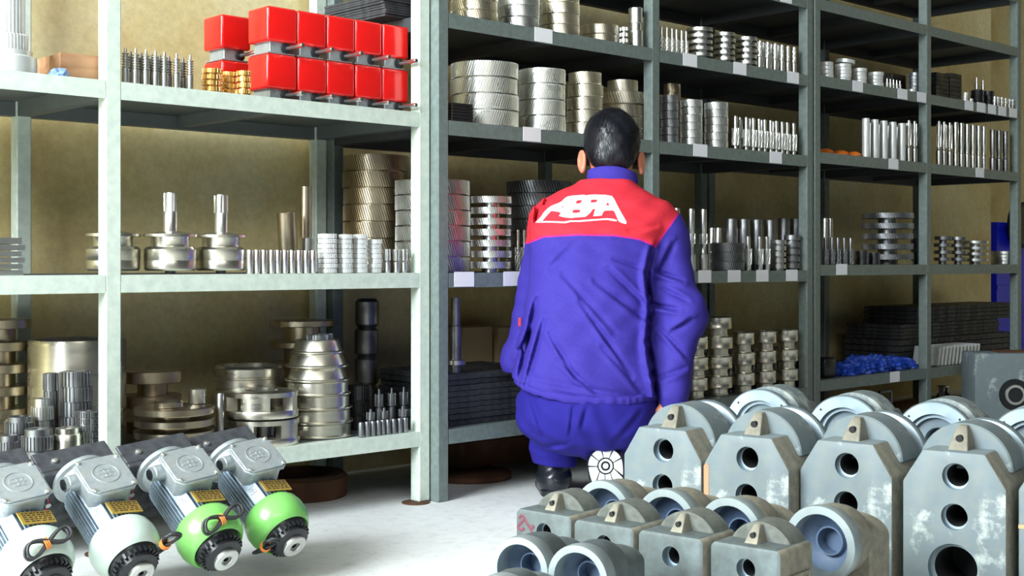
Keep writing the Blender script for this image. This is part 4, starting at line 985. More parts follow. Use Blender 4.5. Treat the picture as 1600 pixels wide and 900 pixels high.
# ---------------------------------------------------------------- brake motors lying nose down
def motor(shell, label, hub, axis, roll, cable):
    ax = Vector(axis).normalized(); axw = (RGT * ax.x + FWD * ax.y + Vector((0, 0, 1)) * ax.z).normalized()
    lat = axw.cross(Vector((0, 0, 1))).normalized() * -1          # to the camera's right and away
    up = axw.cross(lat) 
    if up.z < 0: up = -up
    lat2 = lat * math.cos(roll) + up * math.sin(roll); up2 = axw.cross(lat2)
    if up2.z < 0: up2 = -up2
    lat2 = up2.cross(axw)
    L = .302
    org = W(*hub) - axw * L * .93
    mw = Matrix((axw, lat2, up2)).transposed().to_4x4(); mw.translation = org
    root = thing('electric_motor', label, 'motor', group='brake motors lying on the floor'); root.matrix_world = mw @ Matrix.Scale(.93, 4)
    X = Matrix.Rotation(R(90), 4, 'Y')     # lathe z -> +x
    def L_(prof_, m, name, seg=40, mx=None): 
        bm = bmesh.new(); lathe(bm, prof_, seg, mx=(mx or Matrix.Identity(4)) @ X); return obj(name, bm, m, root)
    # mounting bracket
    bm = bmesh.new(); box(bm, (-.012, -.082, -.15), (0, .082, .024)); box(bm, (-.072, -.082, .016), (-.012, .082, .024)); bevel(bm, .002, 1)
    br = obj('mounting_bracket', bm, 'plate_dark', root)
    for y in (-.055, .05):
        bm = bmesh.new(); lathe(bm, [(0, .024), (.007, .024), (.007, .028), (.003, .030), (0, .030)], 12, mx=Matrix.Translation((-.038, y * .8, 0))); obj('bolt', bm, 'steel_bright', br)
        break
    for z_ in (-.02, -.06):
        bm = bmesh.new(); lathe(bm, [(0, 0), (.006, 0), (.006, .004), (0, .004)], 12, mx=Matrix.Translation((0, -.062, z_)) @ X); obj('bolt', bm, 'steel_mid', br)
    for pts in ([(.0006, -.072, -.002), (.0006, -.062, -.028)], [(.0006, -.069, -.03), (.0006, -.060, -.055), (.0006, -.066, -.085)]):
        bm = bmesh.new(); tube(bm, pts, .0016, 6); obj('red_mark', bm, 'red_mark', br)
    L_([(0, .0), (.060, 0), (.062, .004), (.062, .012), (.054, .016), (.050, .034), (.052, .050), (0, .050)], 'aluminium', 'end_bell', 48)
    # finned body
    bm = bmesh.new(); lathe(bm, [(0, .048), (.0475, .048), (.0475, .215), (0, .215)], 48, mx=X)
    for i in range(44):
        a = 360 / 44 * i
        if 48 < a < 132: continue          # terminal box side (+z)
        Q = Matrix.Rotation(R(a - 90), 4, 'X') @ Matrix.Identity(4)
        box(bm, (.055, -.0011, .046), (.208, .0011, .0575), mx=Matrix.Rotation(R(a + 90), 4, 'X'))
    body = obj('finned_body', bm, 'alu_fins', root)
    for a in (-38,):
        Q = Matrix.Rotation(R(-a), 4, 'X')
        bm = bmesh.new(); box(bm, (.058, -.014, .044), (.200, .016, .0595), mx=Q); bevel(bm, .0015, 1); pad = obj('flat_pad', bm, 'alu_fins', body)
        for x in (.085, .145):
            bm = bmesh.new()
            for aa, bb in (((x, -.008, .0595), (x + .018, -.0065, .0605)), ((x, .0065, .0595), (x + .018, .008, .0605)), ((x, -.008, .0595), (x + .0015, .008, .0605)), ((x + .0165, -.008, .0595), (x + .018, .008, .0605))): box(bm, aa, bb, mx=Q)
            lathe(bm, [(.002, .0595), (.0045, .0595), (.0045, .0606), (.002, .0606), (.002, .0595)], 12, mx=Q @ Matrix.Translation((x + .008, 0, 0))); obj('embossed_sign', bm, 'steel_dark', pad)
    # shell (fan and brake cover)
    L_([(.052, .187), (.057, .186), (.0610, .189), (.0675, .199), (.0705, .214), (.0700, .231), (.0650, .249), (.056, .262), (.054, .263), (.050, .257), (.050, .249)], shell, 'brake_cover', 56)
    bm = bmesh.new(); N = 26
    lathe(bm, [(0, .242), (.052, .242), (.052, .257), (.046, .269), (.040, .273), (.040, .287), (.030, .292), (0, .292)], 48, mx=X)
    for i in range(N): 
        box(bm, (.257, -.0025, .038), (.279, .0025, .0475), mx=Matrix.Rotation(2 * PI * i / N, 4, 'X'))
    obj('brake_disc', bm, 'black_plastic', root)
    L_([(.011, .291), (.026, .291), (.0275, .294), (.0275, .300), (.025, .302), (.013, .302), (.011, .300), (.011, .291)], 'steel_mid', 'hub_ring', 40)
    bm = bmesh.new(); lathe(bm, [(0, .287), (.0108, .287), (.0108, .2975), (.006, .2975), (.006, .290), (0, .290)], 24, mx=X); obj('shaft_end', bm, 'steel_dark', root)
    # terminal box
    s = .053; c = .014
    poly = [(-s + c, -s), (s - c, -s), (s, -s + c), (s, s - c), (s - c, s), (-s + c, s), (-s, s - c), (-s, -s + c)]
    cx = .094
    bm = bmesh.new(); prism(bm, [(cx + x * .86, y * .86) for x, y in poly], .040, .082, axis='z'); bevel(bm, .002, 1); tb = obj('terminal_box', bm, 'aluminium', root)
    bm = bmesh.new(); prism(bm, [(cx + x, y) for x, y in poly], .082, .0885, axis='z'); prism(bm, [(cx + x * .93, y * .93) for x, y in poly], .0885, .092, axis='z'); bevel(bm, .001, 1); lid = obj('lid', bm, 'aluminium', tb)
    T = Matrix.Translation((cx, 0, 0))
    bm = bmesh.new(); lathe(bm, [(.0255, .092), (.0255, .0932), (.028, .0932), (.028, .092)], 48, mx=T)
    for (a0, a1, b0, b1) in ((-.012, -.009, -.014, .014), (-.002, .002, -.018, .018), (.009, .012, -.012, .012), (-.012, .012, -.002, .001), (-.008, .006, .008, .011)):
        box(bm, (cx + a0, b0, .092), (cx + a1, b1, .0928))
    obj('embossed_emblem', bm, 'aluminium', lid)
    for sx in (-1, 1):
        for sy in (-1, 1):
            bm = bmesh.new(); lathe(bm, [(0, .0915), (.0045, .0915), (.0045, .0945), (.0035, .096), (0, .096)], 12, mx=Matrix.Translation((cx + sx * .042, sy * .042, 0)));
            if sx * sy > 0: pass
            bm_ = bm; obj('screw', bm_, 'steel_bright', lid)
    # cable gland out of the left side
    G = Matrix.Translation((.070, -.040, .060)) @ Matrix.Rotation(R(90), 4, 'X')
    bm = bmesh.new(); lathe(bm, [(0, 0), (.017, 0), (.017, .026), (.0155, .028), (.0155, .034), (0, .034)], 24, mx=G); gl = obj('cable_gland', bm, 'aluminium', root)
    bm = bmesh.new(); lathe(bm, [(0, .0342), (.0115, .0342), (.011, .038), (0, .0385)], 20, mx=G); obj('plug', bm, 'black_plastic', gl)
    # name plate
    Q = Matrix.Rotation(R(-12), 4, 'X')
    bm = bmesh.new(); box(bm, (.150, -.036, .059), (.184, .036, .0615), mx=Q); bevel(bm, .0006, 1); npl = obj('name_plate', bm, 'gold_plate', root)
    rr = random.Random(3)
    bm = bmesh.new()
    for li in range(5):
        y = -.028; x = .1540 + li * .0056
        while y < .030:
            w_ = rr.uniform(.003, .010); box(bm, (x, y, .0615), (x + .0026, min(y + w_, .033), .0618), mx=Q); y += w_ + rr.uniform(.0015, .004)
    obj('printed_lines', bm, 'print_black', npl)
    # tied cable
    if cable:
        cm = smooth_path([Vector(p) for p in cable], 8, True)
        bm = bmesh.new(); tube(bm, cm, .0032, 8, closed=True)
        tube(bm, [p + Vector((.002, .0045, .0055)) for p in cm[::2]], .0030, 8, closed=True); cb = obj('power_cable', bm, 'rubber', root)
        c0 = sum((Vector(p) for p in cable), Vector()) / len(cable)
        bm = bmesh.new(); d_ = (Vector(cable[0]) - c0).normalized(); e_ = Vector((1, 0, 0)) if abs(d_.x) < .8 else Vector((0, 0, 1)); n_ = d_.cross(e_).normalized(); e_ = n_.cross(d_)
        for k in (-1, 0, 1):
            tube(bm, [c0 + d_ * k * .0035 + (n_ * math.cos(a) + e_ * math.sin(a)) * .0105 for a in [2 * PI * q / 12 for q in range(12)]], .0016, 6, closed=True)
        tube(bm, [c0 + n_ * .01, c0 + n_ * .02 + d_ * .004], .0014, 6)
        obj('cable_tie', bm, 'orange_tie', cb)
    return root
# figure-of-eight loops lying over the front of the cover
def loops(c, d, n, up, a=.034, b=.012, lift=.004):
    c, d, n, up = Vector(c), Vector(d).normalized(), Vector(n).normalized(), Vector(up).normalized()
    out = []
    for q in range(16):
        t = 2 * PI * q / 16; rr_ = math.cos(t)
        out.append(c + d * a * rr_ + n * b * math.sin(2 * t) * 1.0 + up * lift * math.sin(t))
    return out
AX = (.59, -.57, -.54)
cabA = loops((.252, -.004, .074), (-.1, .9, .25), (1, 0, -.5), (0.3, 0, 1), a=.044, b=.014)
cabB = loops((.285, -.068, .010), (.5, -.05, .9), (.2, 1, 0), (1, -.6, 0), a=.044, b=.013)
motor('green', 'rightmost green motor with black cable hanging down its side', (-.437, 2.62, .075), AX, .12, cabB)
motor('green', 'green motor between white motor and rightmost green one', (-.548, 2.50, .075), AX, .12, cabA)
motor('white_green', 'second motor from left, white cover and tied cable at its end', (-.683, 2.40, .072), AX, .12, loops((.272, .056, .038), (.3, .3, 1), (0, 1, -.3), (1, .5, 0), a=.034))
motor('white_green', 'leftmost white motor, cut by the bottom frame edge', (-.812, 2.30, .072), AX, .12, cabA)

# ---------------------------------------------------------------- the crouching man
PX0, PY0 = .20, 3.55
man = thing('person', 'crouching man seen from behind in blue work suit with red shoulders', 'person', W(PX0, PY0, 0), (0, 0, -YAW))
def Pp(px, py, Y): return np.array(((px - 800) / FOC * Y - PX0, Y - PY0, CH + (410 - py) / FOC * Y))
class Field:
    """signed distance field on a grid, unions made smooth"""
    def __init__(s, lo, hi, vs):
        s.lo = np.array(lo, float); s.vs = vs; s.n = np.ceil((np.array(hi) - s.lo) / vs).astype(int) + 1
        s.a = np.full(s.n, .05, np.float32)
    def box(s, lo, hi):
        i0 = np.clip(np.floor((np.array(lo) - s.lo) / s.vs).astype(int), 0, s.n); i1 = np.clip(np.ceil((np.array(hi) - s.lo) / s.vs).astype(int) + 1, 0, s.n)
        sl = tuple(slice(a, b) for a, b in zip(i0, i1))
        g = np.meshgrid(*[np.arange(a, b, dtype=np.float32) * s.vs + l for a, b, l in zip(i0, i1, s.lo)], indexing='ij', sparse=True)
        return sl, g
    def add(s, d, sl, k):
        o = s.a[sl]
        if k <= 0: s.a[sl] = np.minimum(o, d); return
        h = np.maximum(k - np.abs(o - d), 0) / k; s.a[sl] = np.minimum(o, d) - h * h * k / 4
    def cut(s, d, sl, k=.004):
        o = s.a[sl]; h = np.maximum(k - np.abs(o + d), 0) / k; s.a[sl] = np.maximum(o, -d) + h * h * k / 4
    def cone(s, a, b, ra, rb, k=.02, mode='add'):
        a = np.array(a, float); b = np.array(b, float); m = max(ra, rb) + .05
        sl, (x, y, z) = s.box(np.minimum(a, b) - m, np.maximum(a, b) + m)
        ab = b - a; L = max(ab @ ab, 1e-9)
        t = np.clip(((x - a[0]) * ab[0] + (y - a[1]) * ab[1] + (z - a[2]) * ab[2]) / L, 0, 1)
        d = np.sqrt((x - a[0] - t * ab[0]) ** 2 + (y - a[1] - t * ab[1]) ** 2 + (z - a[2] - t * ab[2]) ** 2) - (ra + (rb - ra) * t)
        (s.add if mode == 'add' else s.cut)(d.astype(np.float32), sl, k)
    def ell(s, c, r, k=.02, mode='add', rot=None):
        c = np.array(c, float); r = np.array(r, float); m = r.max() + .05
        sl, (x, y, z) = s.box(c - m, c + m); p = [x - c[0], y - c[1], z - c[2]]
        if rot is not None: p = [sum(rot[j][i] * p[j] for j in range(3)) for i in range(3)]
        q = np.sqrt(sum((p[i] / r[i]) ** 2 for i in range(3))); q2 = np.sqrt(sum((p[i] / (r[i] ** 2)) ** 2 for i in range(3))) + 1e-6
        d = q * (q - 1) / q2
        (s.add if mode == 'add' else s.cut)(d.astype(np.float32), sl, k)
    def mesh(s, name, m, parent, smooth=1):
        a = s.a.copy()
        for ax in range(3):
            idx = [slice(None)] * 3
            for e in (0, -1): idx[ax] = e; a[tuple(idx)] = .05
        g = vdb.FloatGrid(.05); g.copyFromArray(a)
        p, q = g.convertToQuads(0.0)
        p = np.asarray(p, dtype=np.float64) * s.vs + s.lo
        me = bpy.data.meshes.new(name); me.from_pydata(p.tolist(), [], np.asarray(q).tolist()); me.update()
        bm = bmesh.new(); bm.from_mesh(me)
        for _ in range(smooth): bmesh.ops.smooth_vert(bm, verts=bm.verts, factor=.5, use_axis_x=True, use_axis_y=True, use_axis_z=True)
        bmesh.ops.recalc_face_normals(bm, faces=bm.faces)
        for f in bm.faces: f.smooth = True
        bm.to_mesh(me); bm.free(); me.materials.append(M[m] if isinstance(m, str) else m)
        return link(name, me, parent)
def rotm(ax, deg): return np.array(Matrix.Rotation(R(deg), 3, ax)).tolist()
# joints
neck = Pp(957, 275, 3.63); head = Pp(956, 226, 3.645)
shR = Pp(1032, 352, 3.60); elR = Pp(1062, 496, 3.50); wrR = Pp(1048, 628, 3.44)
shL = Pp(862, 352, 3.66); elL = Pp(820, 562, 3.67); wrL = Pp(878, 600, 3.74)
hip = Pp(917, 640, 3.50)
hipL = Pp(882, 644, 3.53); knL = np.array((.125 - PX0, 3.735 - PY0, .45)); anL = np.array((.117 - PX0, 3.635 - PY0, .10))
hipR = Pp(962, 642, 3.53); knR = np.array((.33 - PX0, 3.86 - PY0, .095)); anR = np.array((.250 - PX0, 3.50 - PY0, .155))

# --- body: one continuous skin mesh under the clothes, with head and hands
B = Field((-.28, -.32, -.01), (.34, .42, 1.10), .0042)
B.cone(hip + [0, 0, .02], Pp(930, 470, 3.55), .11, .115, .03); B.cone(Pp(930, 470, 3.55), Pp(945, 365, 3.60), .115, .095, .03)
B.cone(Pp(950, 330, 3.64), neck + [0, .012, 0], .045, .048, .01); B.cone(neck + [0, .012, 0], head + [0, -.002, -.03], .048, .054, .02)
for a, b, ra, rb in ((shR, elR, .045, .038), (elR, wrR, .038, .026), (shL, elL, .045, .036), (elL, wrL, .036, .026), (hipL, knL, .07, .052), (knL, anL, .05, .035), (hipR, knR, .07, .052), (knR, anR, .05, .035)):
    B.cone(a, b, ra, rb, .025)
B.cone(Pp(948, 350, 3.61), shR, .055, .042, .02); B.cone(Pp(940, 350, 3.63), shL, .055, .042, .02)
# head: skull, face, ears
hc = head + np.array((0, .008, .0))
B.ell(hc + [0, -.004, .012], (.072, .088, .082), .02); B.ell(hc + [0, .028, -.048], (.056, .062, .068), .03)
B.cone(hc + [-.030, .058, -.082], hc + [.030, .058, -.082], .022, .022, .025)
B.cone(hc + [0, .086, -.012], hc + [0, .102, -.040], .008, .013, .012); B.ell(hc + [0, .092, -.066], (.022, .010, .006), .006); B.ell(hc + [0, .090, -.077], (.018, .010, .006), .006)
for sx in (-1, 1):
    B.ell(hc + [sx * .030, .086, -.012], (.016, .012, .010), .006, 'cut'); B.ell(hc + [sx * .030, .074, -.012], (.012, .012, .012), .004)
    B.ell(hc + [sx * .030, .082, .006], (.020, .008, .006), .010)
    rt = rotm('Z', sx * -32)
    e = hc + [sx * .084, -.002, -.046 - (.004 if sx > 0 else 0)]
    B.ell(e, (.0078, .020, .034), .008, rot=rt); B.ell(e + [sx * .006, -.004, .004], (.006, .011, .020), .004, 'cut', rot=rt)
    B.ell(e + [-sx * .002, -.006, -.026], (.007, .009, .010), .006)
# hands
def hand(wr, d, side, curl, thumbside):
    d = np.array(d, float); d /= np.linalg.norm(d); side = np.array(side, float); side -= d * (side @ d); side /= np.linalg.norm(side)
    nrm = np.cross(side, d) * curl
    pc = wr + d * .045
    B.cone(wr, pc, .026, .024, .012)
    for j, (o, l) in enumerate(((-.030, .062), (-.010, .074), (.010, .070), (.029, .056))):
        o = o * thumbside; b0 = wr + d * .030 + side * o * .8; b1 = wr + d * .082 + side * o
        B.cone(b0, b1, .013, .0105, .010)
        m = b1 + d * l * .5 + nrm * l * .22; t = m + d * l * .28 + nrm * l * .42
        B.cone(b1, m, .0100, .0088, .004); B.cone(m, t, .0088, .0076, .004)
    t0 = wr + d * .022 - side * .020 * thumbside; t1 = t0 + d * .034 - side * .030 * thumbside + nrm * .008; t2 = t1 + d * .030 - side * .008 * thumbside + nrm * .014
    B.cone(t0, t1, .014, .011, .008); B.cone(t1, t2, .0105, .0085, .004)
hand(wrR, (-.15, .05, -1), (1, .3, -.1), 1, 1)
hand(wrL, (.5, .8, -.35), (.8, -.5, 0), -1, -1)
body = B.mesh('body', 'skin', man, 2)

# --- trousers
T = Field((-.28, -.25, .03), (.30, .42, .60), .0048)
T.ell(hip + [0.002, .01, .01], (.186, .150, .108), .03); T.ell(hip + [-.055, -.005, -.022], (.128, .138, .085), .05); T.ell(hip + [.075, -.005, -.018], (.118, .138, .085), .05)
T.cone(Pp(925, 600, 3.52), hip + [0, 0, .03], .14, .14, .06)
T.cone(hipL, knL, .084, .074, .04); T.cone(knL, anL + [0, 0, .04], .072, .064, .03); T.cone(anL + [0, 0, .04], anL + [0.002, -.002, -.022], .066, .060, .02)
T.cone(hipR, knR, .082, .074, .04); T.cone(knR, anR, .074, .055, .03)
sl, (x, y, z) = T.box((-.3, -.3, 0), (.3, .45, .65))
wr_ = .0022 * np.sin(46 * z + 9 * np.sin(13 * x) + 8 * y) * np.sin(17 * x + 5 * z) + .0018 * np.sin(90 * z + 30 * x + 4 * np.sin(21 * y))
T.a[sl] += wr_.astype(np.float32)
# centre seam and side crease of the seat
def crease(F, p, q, w, dep, ylim=None):
    p = np.array(p, float); q = np.array(q, float); m = 5 * w
    sl, (x, y, z) = F.box((min(p[0], q[0]) - m, F.lo[1], min(p[1], q[1]) - m), (max(p[0], q[0]) + m, ylim if ylim is not None else .05, max(p[1], q[1]) + m))
    dx, dz = q - p; L = dx * dx + dz * dz; t = np.clip(((x - p[0]) * dx + (z - p[1]) * dz) / L, 0, 1)
    dd = np.sqrt((x - p[0] - t * dx) ** 2 + (z - p[1] - t * dz) ** 2)
    win = np.sin(np.pi * np.clip(.08 + t * .84, 0, 1)) ** .6
    side = np.sign((x - p[0]) * dz - (z - p[1]) * dx) * dd
    prof = np.exp(-(dd / w) ** 2) - .75 * np.exp(-((side - 1.7 * w) / (1.2 * w)) ** 2) * (dd < 5 * w)
    F.a[sl] += (dep * win * prof).astype(np.float32) + np.zeros_like(F.a[sl])
def xz(px, py, Y=3.42): 
    v = Pp(px, py, Y); return (v[0], v[2])
for a, b, w, d in (((893, 632), (888, 676), .004, .006), ((915, 630), (906, 664), .006, .006), ((830, 620), (850, 680), .007, .006), ((1000, 640), (960, 685), .008, .005), ((850, 700), (885, 690), .007, .006), ((835, 715), (870, 722), .006, .005)):
    crease(T, xz(*a), xz(*b), w, d, .16)
sl, (x, y, z) = T.box(anL - [.1, .12, .1], anL + [.1, .12, .06]); T.a[sl] = np.where(x + 0 * y + 0 * z < .0, np.maximum(T.a[sl], .077 - .1 * x - z), T.a[sl]).astype(np.float32)
trousers = T.mesh('trousers', 'cloth_blue', man, 1)

# --- jacket
J = Field((-.30, -.30, .22), (.36, .40, 1.00), .0046)
secs = [(640, 812, 1020, 3.500, .135), (622, 802, 1030, 3.500, .150), (600, 800, 1034, 3.505, .158), (560, 810, 1030, 3.51, .155), (500, 818, 1024, 3.525, .148), (450, 825, 1024, 3.54, .142),
        (400, 827, 1034, 3.56, .135), (360, 828, 1046, 3.58, .126), (335, 832, 1050, 3.60, .116), (315, 845, 1036, 3.61, .102), (300, 868, 1012, 3.62, .084), (288, 895, 996, 3.625, .068), (280, 906, 988, 3.628, .060)]
zs = []; cx = []; aa = []; yc = []; bb = []
for py, l, r_, Y, b in secs:
    zs.append(CH + (410 - py) / FOC * (Y - b * .4)); k = Y / FOC; cx.append(((l + r_) / 2 - 800) * k - PX0); aa.append((r_ - l) / 2 * k); yc.append(Y - PY0); bb.append(b)
zs = np.array(zs)
sl, (x, y, z) = J.box((-.3, -.3, .2), (.4, .4, 1.0)); zf = z.ravel()
I = lambda arr: np.interp(zf, zs, np.array(arr)).reshape(1, 1, -1)
from_z = (np.abs((x - I(cx)) / I(aa)) ** 2.3 + np.abs((y - I(yc)) / I(bb)) ** 2.3) ** (1 / 2.3)
d = (from_z - 1) * np.minimum(I(aa), I(bb))
top = z - (zs[-1]); bot = zs[0] - z
d = np.maximum(np.maximum(d, top), bot).astype(np.float32); J.add(d, sl, 0)
J.cone(shR + [-.012, 0, -.004], shR + [.010, -.01, -.05], .062, .066, .04); J.cone(shR + [.006, 0, -.03], elR, .066, .062, .03); J.cone(elR, wrR + [-.002, 0, .02], .064, .047, .02); J.cone(wrR + [-.002, 0, .02], wrR + [0, 0, .0], .047, .036, .01)
J.ell(elR + [.012, -.006, .012], (.058, .056, .062), .03)
J.cone(shL, elL, .066, .058, .03); J.cone(elL, wrL, .056, .042, .02); J.ell(elL + [-.004, 0, -.004], (.058, .06, .06), .03)
# puffed cloth above the waistband, and folds
sl, (x, y, z) = J.box((-.3, -.3, .2), (.4, .4, 1.0))
wv = .0026 * np.sin(22 * x + 31 * z + 3 * np.sin(9 * x)) * np.clip((.62 - z) * 3.5, .15, 1) + .0013 * np.sin(70 * x - 38 * z + 2.5 * np.sin(19 * z)) + .0009 * np.sin(120 * z + 60 * x)
J.a[sl] += wv.astype(np.float32)
for a, b, w, dp in (((838, 470), (812, 590), .007, .009), ((850, 500), (822, 600), .006, .007), ((858, 520), (900, 590), .006, .006), ((880, 430), (960, 520), .007, .005), ((905, 470), (985, 585), .006, .007),
                    ((930, 440), (1010, 500), .007, .006), ((870, 560), (930, 610), .006, .006), ((940, 540), (1000, 610), .006, .005), ((1012, 480), (950, 420), .007, .006), ((960, 405), (1005, 420), .005, .005),
                    ((1024, 388), (1013, 425), .0075, .016), ((1013, 425), (1019, 480), .008, .022), ((1019, 478), (1013, 535), .008, .020), ((1013, 532), (1020, 585), .009, .024), ((1020, 583), (1030, 638), .008, .022),
                    ((1030, 424), (1072, 438), .006, .009), ((1026, 478), (1060, 484), .006, .009), ((1082, 500), (1050, 520), .007, .007), ((1035, 515), (1075, 560), .006, .006), ((1030, 590), (1070, 575), .006, .006), ((1060, 380), (1040, 420), .008, .006), ((1075, 470), (1040, 452), .006, .006),
                    ((845, 300), (838, 345), .006, .007), ((862, 296), (850, 320), .005, .006), ((985, 360), (1030, 352), .006, .004), ((960, 372), (1020, 380), .004, .003), ((828, 520), (808, 560), .008, .012), ((900, 380), (860, 420), .009, .004), ((833, 590), (1000, 618), .007, .004)):
    crease(J, xz(*a), xz(*b), w, dp * (1.45 if dp < .012 else 1))
# cut the lower edge along the slanting hem
sl, (x, y, z) = J.box((-.3, -.3, .2), (.4, .4, .5))
hemz = lambda x: np.interp(x, [xz(800, 0)[0], xz(850, 0)[0], xz(930, 0)[0], xz(1010, 0)[0]], [xz(0, 594)[1], xz(0, 612)[1], xz(0, 622)[1], xz(0, 620)[1]])
arm = ((x > xz(1022, 0)[0]) & (y < .06)).astype(np.float32)
xf = x.ravel(); hz_ = hemz(xf).reshape(-1, 1, 1)
J.a[sl] = np.where(arm > 0, J.a[sl], np.maximum(J.a[sl], hz_ - z)).astype(np.float32)
jacket = J.mesh('jacket', 'cloth_blue', man, 1)
# red yoke: signed distance to the yoke's outline stored on the cloth, sewn edge in the shader
poly = [xz(*p, 3.46) for p in ((740, 384), (828, 378), (850, 369.5), (900, 367), (960, 368), (1000, 374), (1026, 385.5), (1042, 363), (1058, 343), (1076, 322), (1085, 200), (740, 200))]
P2 = np.array(poly); me = jacket.data; co = np.empty(len(me.vertices) * 3); me.vertices.foreach_get('co', co); co = co.reshape(-1, 3)
Q = co[:, [0, 2]]; dm = np.full(len(Q), 9.0); ins = np.zeros(len(Q), bool)
for i in range(len(P2)):
    a, b = P2[i], P2[(i + 1) % len(P2)]; ab = b - a; t = np.clip(((Q - a) @ ab) / (ab @ ab), 0, 1); dm = np.minimum(dm, np.linalg.norm(Q - a - t[:, None] * ab, axis=1))
    c = ((a[1] > Q[:, 1]) != (b[1] > Q[:, 1])) & (Q[:, 0] < (b[0] - a[0]) * (Q[:, 1] - a[1]) / (b[1] - a[1] + 1e-12) + a[0]); ins ^= c
sd = np.where(ins, dm, -dm)
at = me.attributes.new('yoke', 'FLOAT', 'POINT'); at.data.foreach_set('value', sd.astype(np.float32))
jm, nt, b_ = mat('jacket_twill'); me.materials.clear(); me.materials.append(jm)
an = nt.nodes.new('ShaderNodeAttribute'); an.attribute_name = 'yoke'
def mth(op, a, b=0.0):
    n = nt.nodes.new('ShaderNodeMath'); n.operation = op
    for i, v in enumerate((a, b)):
        if isinstance(v, (int, float)): n.inputs[i].default_value = v
        else: lnk(nt, v, n.inputs[i])
    return n.outputs[0]
isred = mth('GREATER_THAN', an.outputs['Fac'], 0.0); seam = mth('LESS_THAN', mth('ABSOLUTE', an.outputs['Fac']), .0022)
nz = noise(nt, 260, 3, .6); f = ramp(nt, nz.outputs[0], [(.35, (.80, .80, .80)), (.65, (1, 1, 1))])
c = mix(nt, isred, (.046, .032, .30), (.68, .030, .050)); c = mix(nt, seam, c, (.60, .02, .22))
mx = nt.nodes.new('ShaderNodeMix'); mx.data_type = 'RGBA'; mx.blend_type = 'MULTIPLY'; mx.inputs[0].default_value = 1; lnk(nt, c, mx.inputs[6]); lnk(nt, f.outputs[0], mx.inputs[7])
lnk(nt, mx.outputs[2], b_.inputs['Base Color']); b_.inputs['Roughness'].default_value = .75; b_.inputs['Specular IOR Level'].default_value = .2; bump(nt, b_, nz.outputs[0], .25, .001)
# gathered elastic waistband
bvh = BVHTree.FromObject(jacket, bpy.context.evaluated_depsgraph_get())
bm = bmesh.new(); n = 220; rings = []
for i in range(n):
    th = 2 * PI * i / n; cxx = (np.interp(zs[2], zs, cx)); a_ = .186; b2 = .152
    x_ = cx[1] + a_ * math.copysign(abs(math.cos(th)) ** (2 / 2.3), math.cos(th)); y_ = yc[1] + b2 * math.copysign(abs(math.sin(th)) ** (2 / 2.3), math.sin(th))
    zz = float(hemz(x_)) + .004; rp = .0022 * math.sin(i * 1.35 + 1.3 * math.sin(i * .31)) * (.5 + .5 * math.sin(i * .11 + 1.0)) + .0012 * math.sin(i * 2.9)
    nx, ny = math.cos(th), math.sin(th)
    ring = []
    for k in range(10):
        p_ = 2 * PI * k / 10; ro = (.008 + rp * .8) * math.cos(p_) ; 
        ring.append(bm.verts.new((x_ + nx * ro, y_ + ny * ro, zz - .006 + (.0125 + .0012 * math.sin(i * .7)) * math.sin(p_) + .002 * math.sin(i * .23))))
    rings.append(ring)
for i in range(n):
    for k in range(10): bm.faces.new((rings[i][k], rings[(i + 1) % n][k], rings[(i + 1) % n][(k + 1) % 10], rings[i][(k + 1) % 10]))
M['jacket_blue'] = plain('jacket_blue_trim', (.046, .032, .30), .85, nz=260, amt=.16); M['jacket_blue'].node_tree.nodes['Principled BSDF'].inputs['Specular IOR Level'].default_value = .2
wb = obj('waistband', bm, 'jacket_blue', jacket, sharp=80)
# collar
bm = bmesh.new(); n = 48; rings = []
for i in range(n):
    th = 2 * PI * i / n; row_ = []
    for (ro, dz) in ((.000, -.030), (.004, .006), (.001, .026), (-.003, .0285), (-.007, .026), (-.007, -.030)):
        px_ = neck[0] + (.068 + ro) * math.cos(th); py_ = neck[1] + .004 + (.058 + ro) * math.sin(th)
        row_.append(bm.verts.new((px_, py_, neck[2] - .004 + dz - .030 * (math.sin(th) > 0) * math.sin(th) - .006 * math.cos(th) - .012 * abs(math.cos(th)) ** 2)))
    rings.append(row_)
for i in range(n):
    for k in range(6): bm.faces.new((rings[i][k], rings[(i + 1) % n][k], rings[(i + 1) % n][(k + 1) % 6], rings[i][(k + 1) % 6]))
obj('collar', bm, 'jacket_blue', jacket, sharp=50)
# pocket tab at the left side
bm = bmesh.new(); tp = Pp(812, 503, 3.60); box(bm, (tp[0] - .004, tp[1] - .01, tp[2] - .012), (tp[0] + .004, tp[1] + .002, tp[2] + .012)); bevel(bm, .001, 1)
obj('red_tab', bm, 'red_mark', jacket)

# --- printed emblem across the shoulders
def emb(px, py): return (820 + px / 8.183, 290 + py / 8.183)
outer = [(140, 462), (215, 385), (250, 330), (300, 280), (350, 245), (440, 212), (480, 190), (520, 150), (555, 125), (640, 112), (770, 105), (800, 112), (830, 106), (900, 100), (1040, 106), (1130, 122), (1160, 170), (1190, 240), (1225, 320), (1260, 390), (1300, 470), (1290, 494),
         (1230, 476), (1195, 455), (1175, 395), (1150, 325), (1120, 314), (1030, 318), (1010, 330), (985, 382), (930, 388), (875, 392), (905, 296), (880, 292), (840, 345), (800, 380), (770, 400), (700, 402), (600, 412), (520, 405), (440, 384), (468, 345), (430, 326), (345, 314), (300, 360), (262, 405), (222, 452), (195, 466)]
holes = [[(466, 276), (510, 245), (497, 274)], [(660, 222), (668, 186), (700, 176), (742, 176), (728, 212), (700, 222)], [(845, 208), (858, 176), (890, 170), (942, 172), (925, 205), (885, 212)],
         [(612, 346), (620, 310), (660, 302), (718, 306), (705, 340), (670, 348)], [(1042, 248), (1072, 205), (1090, 248)]]
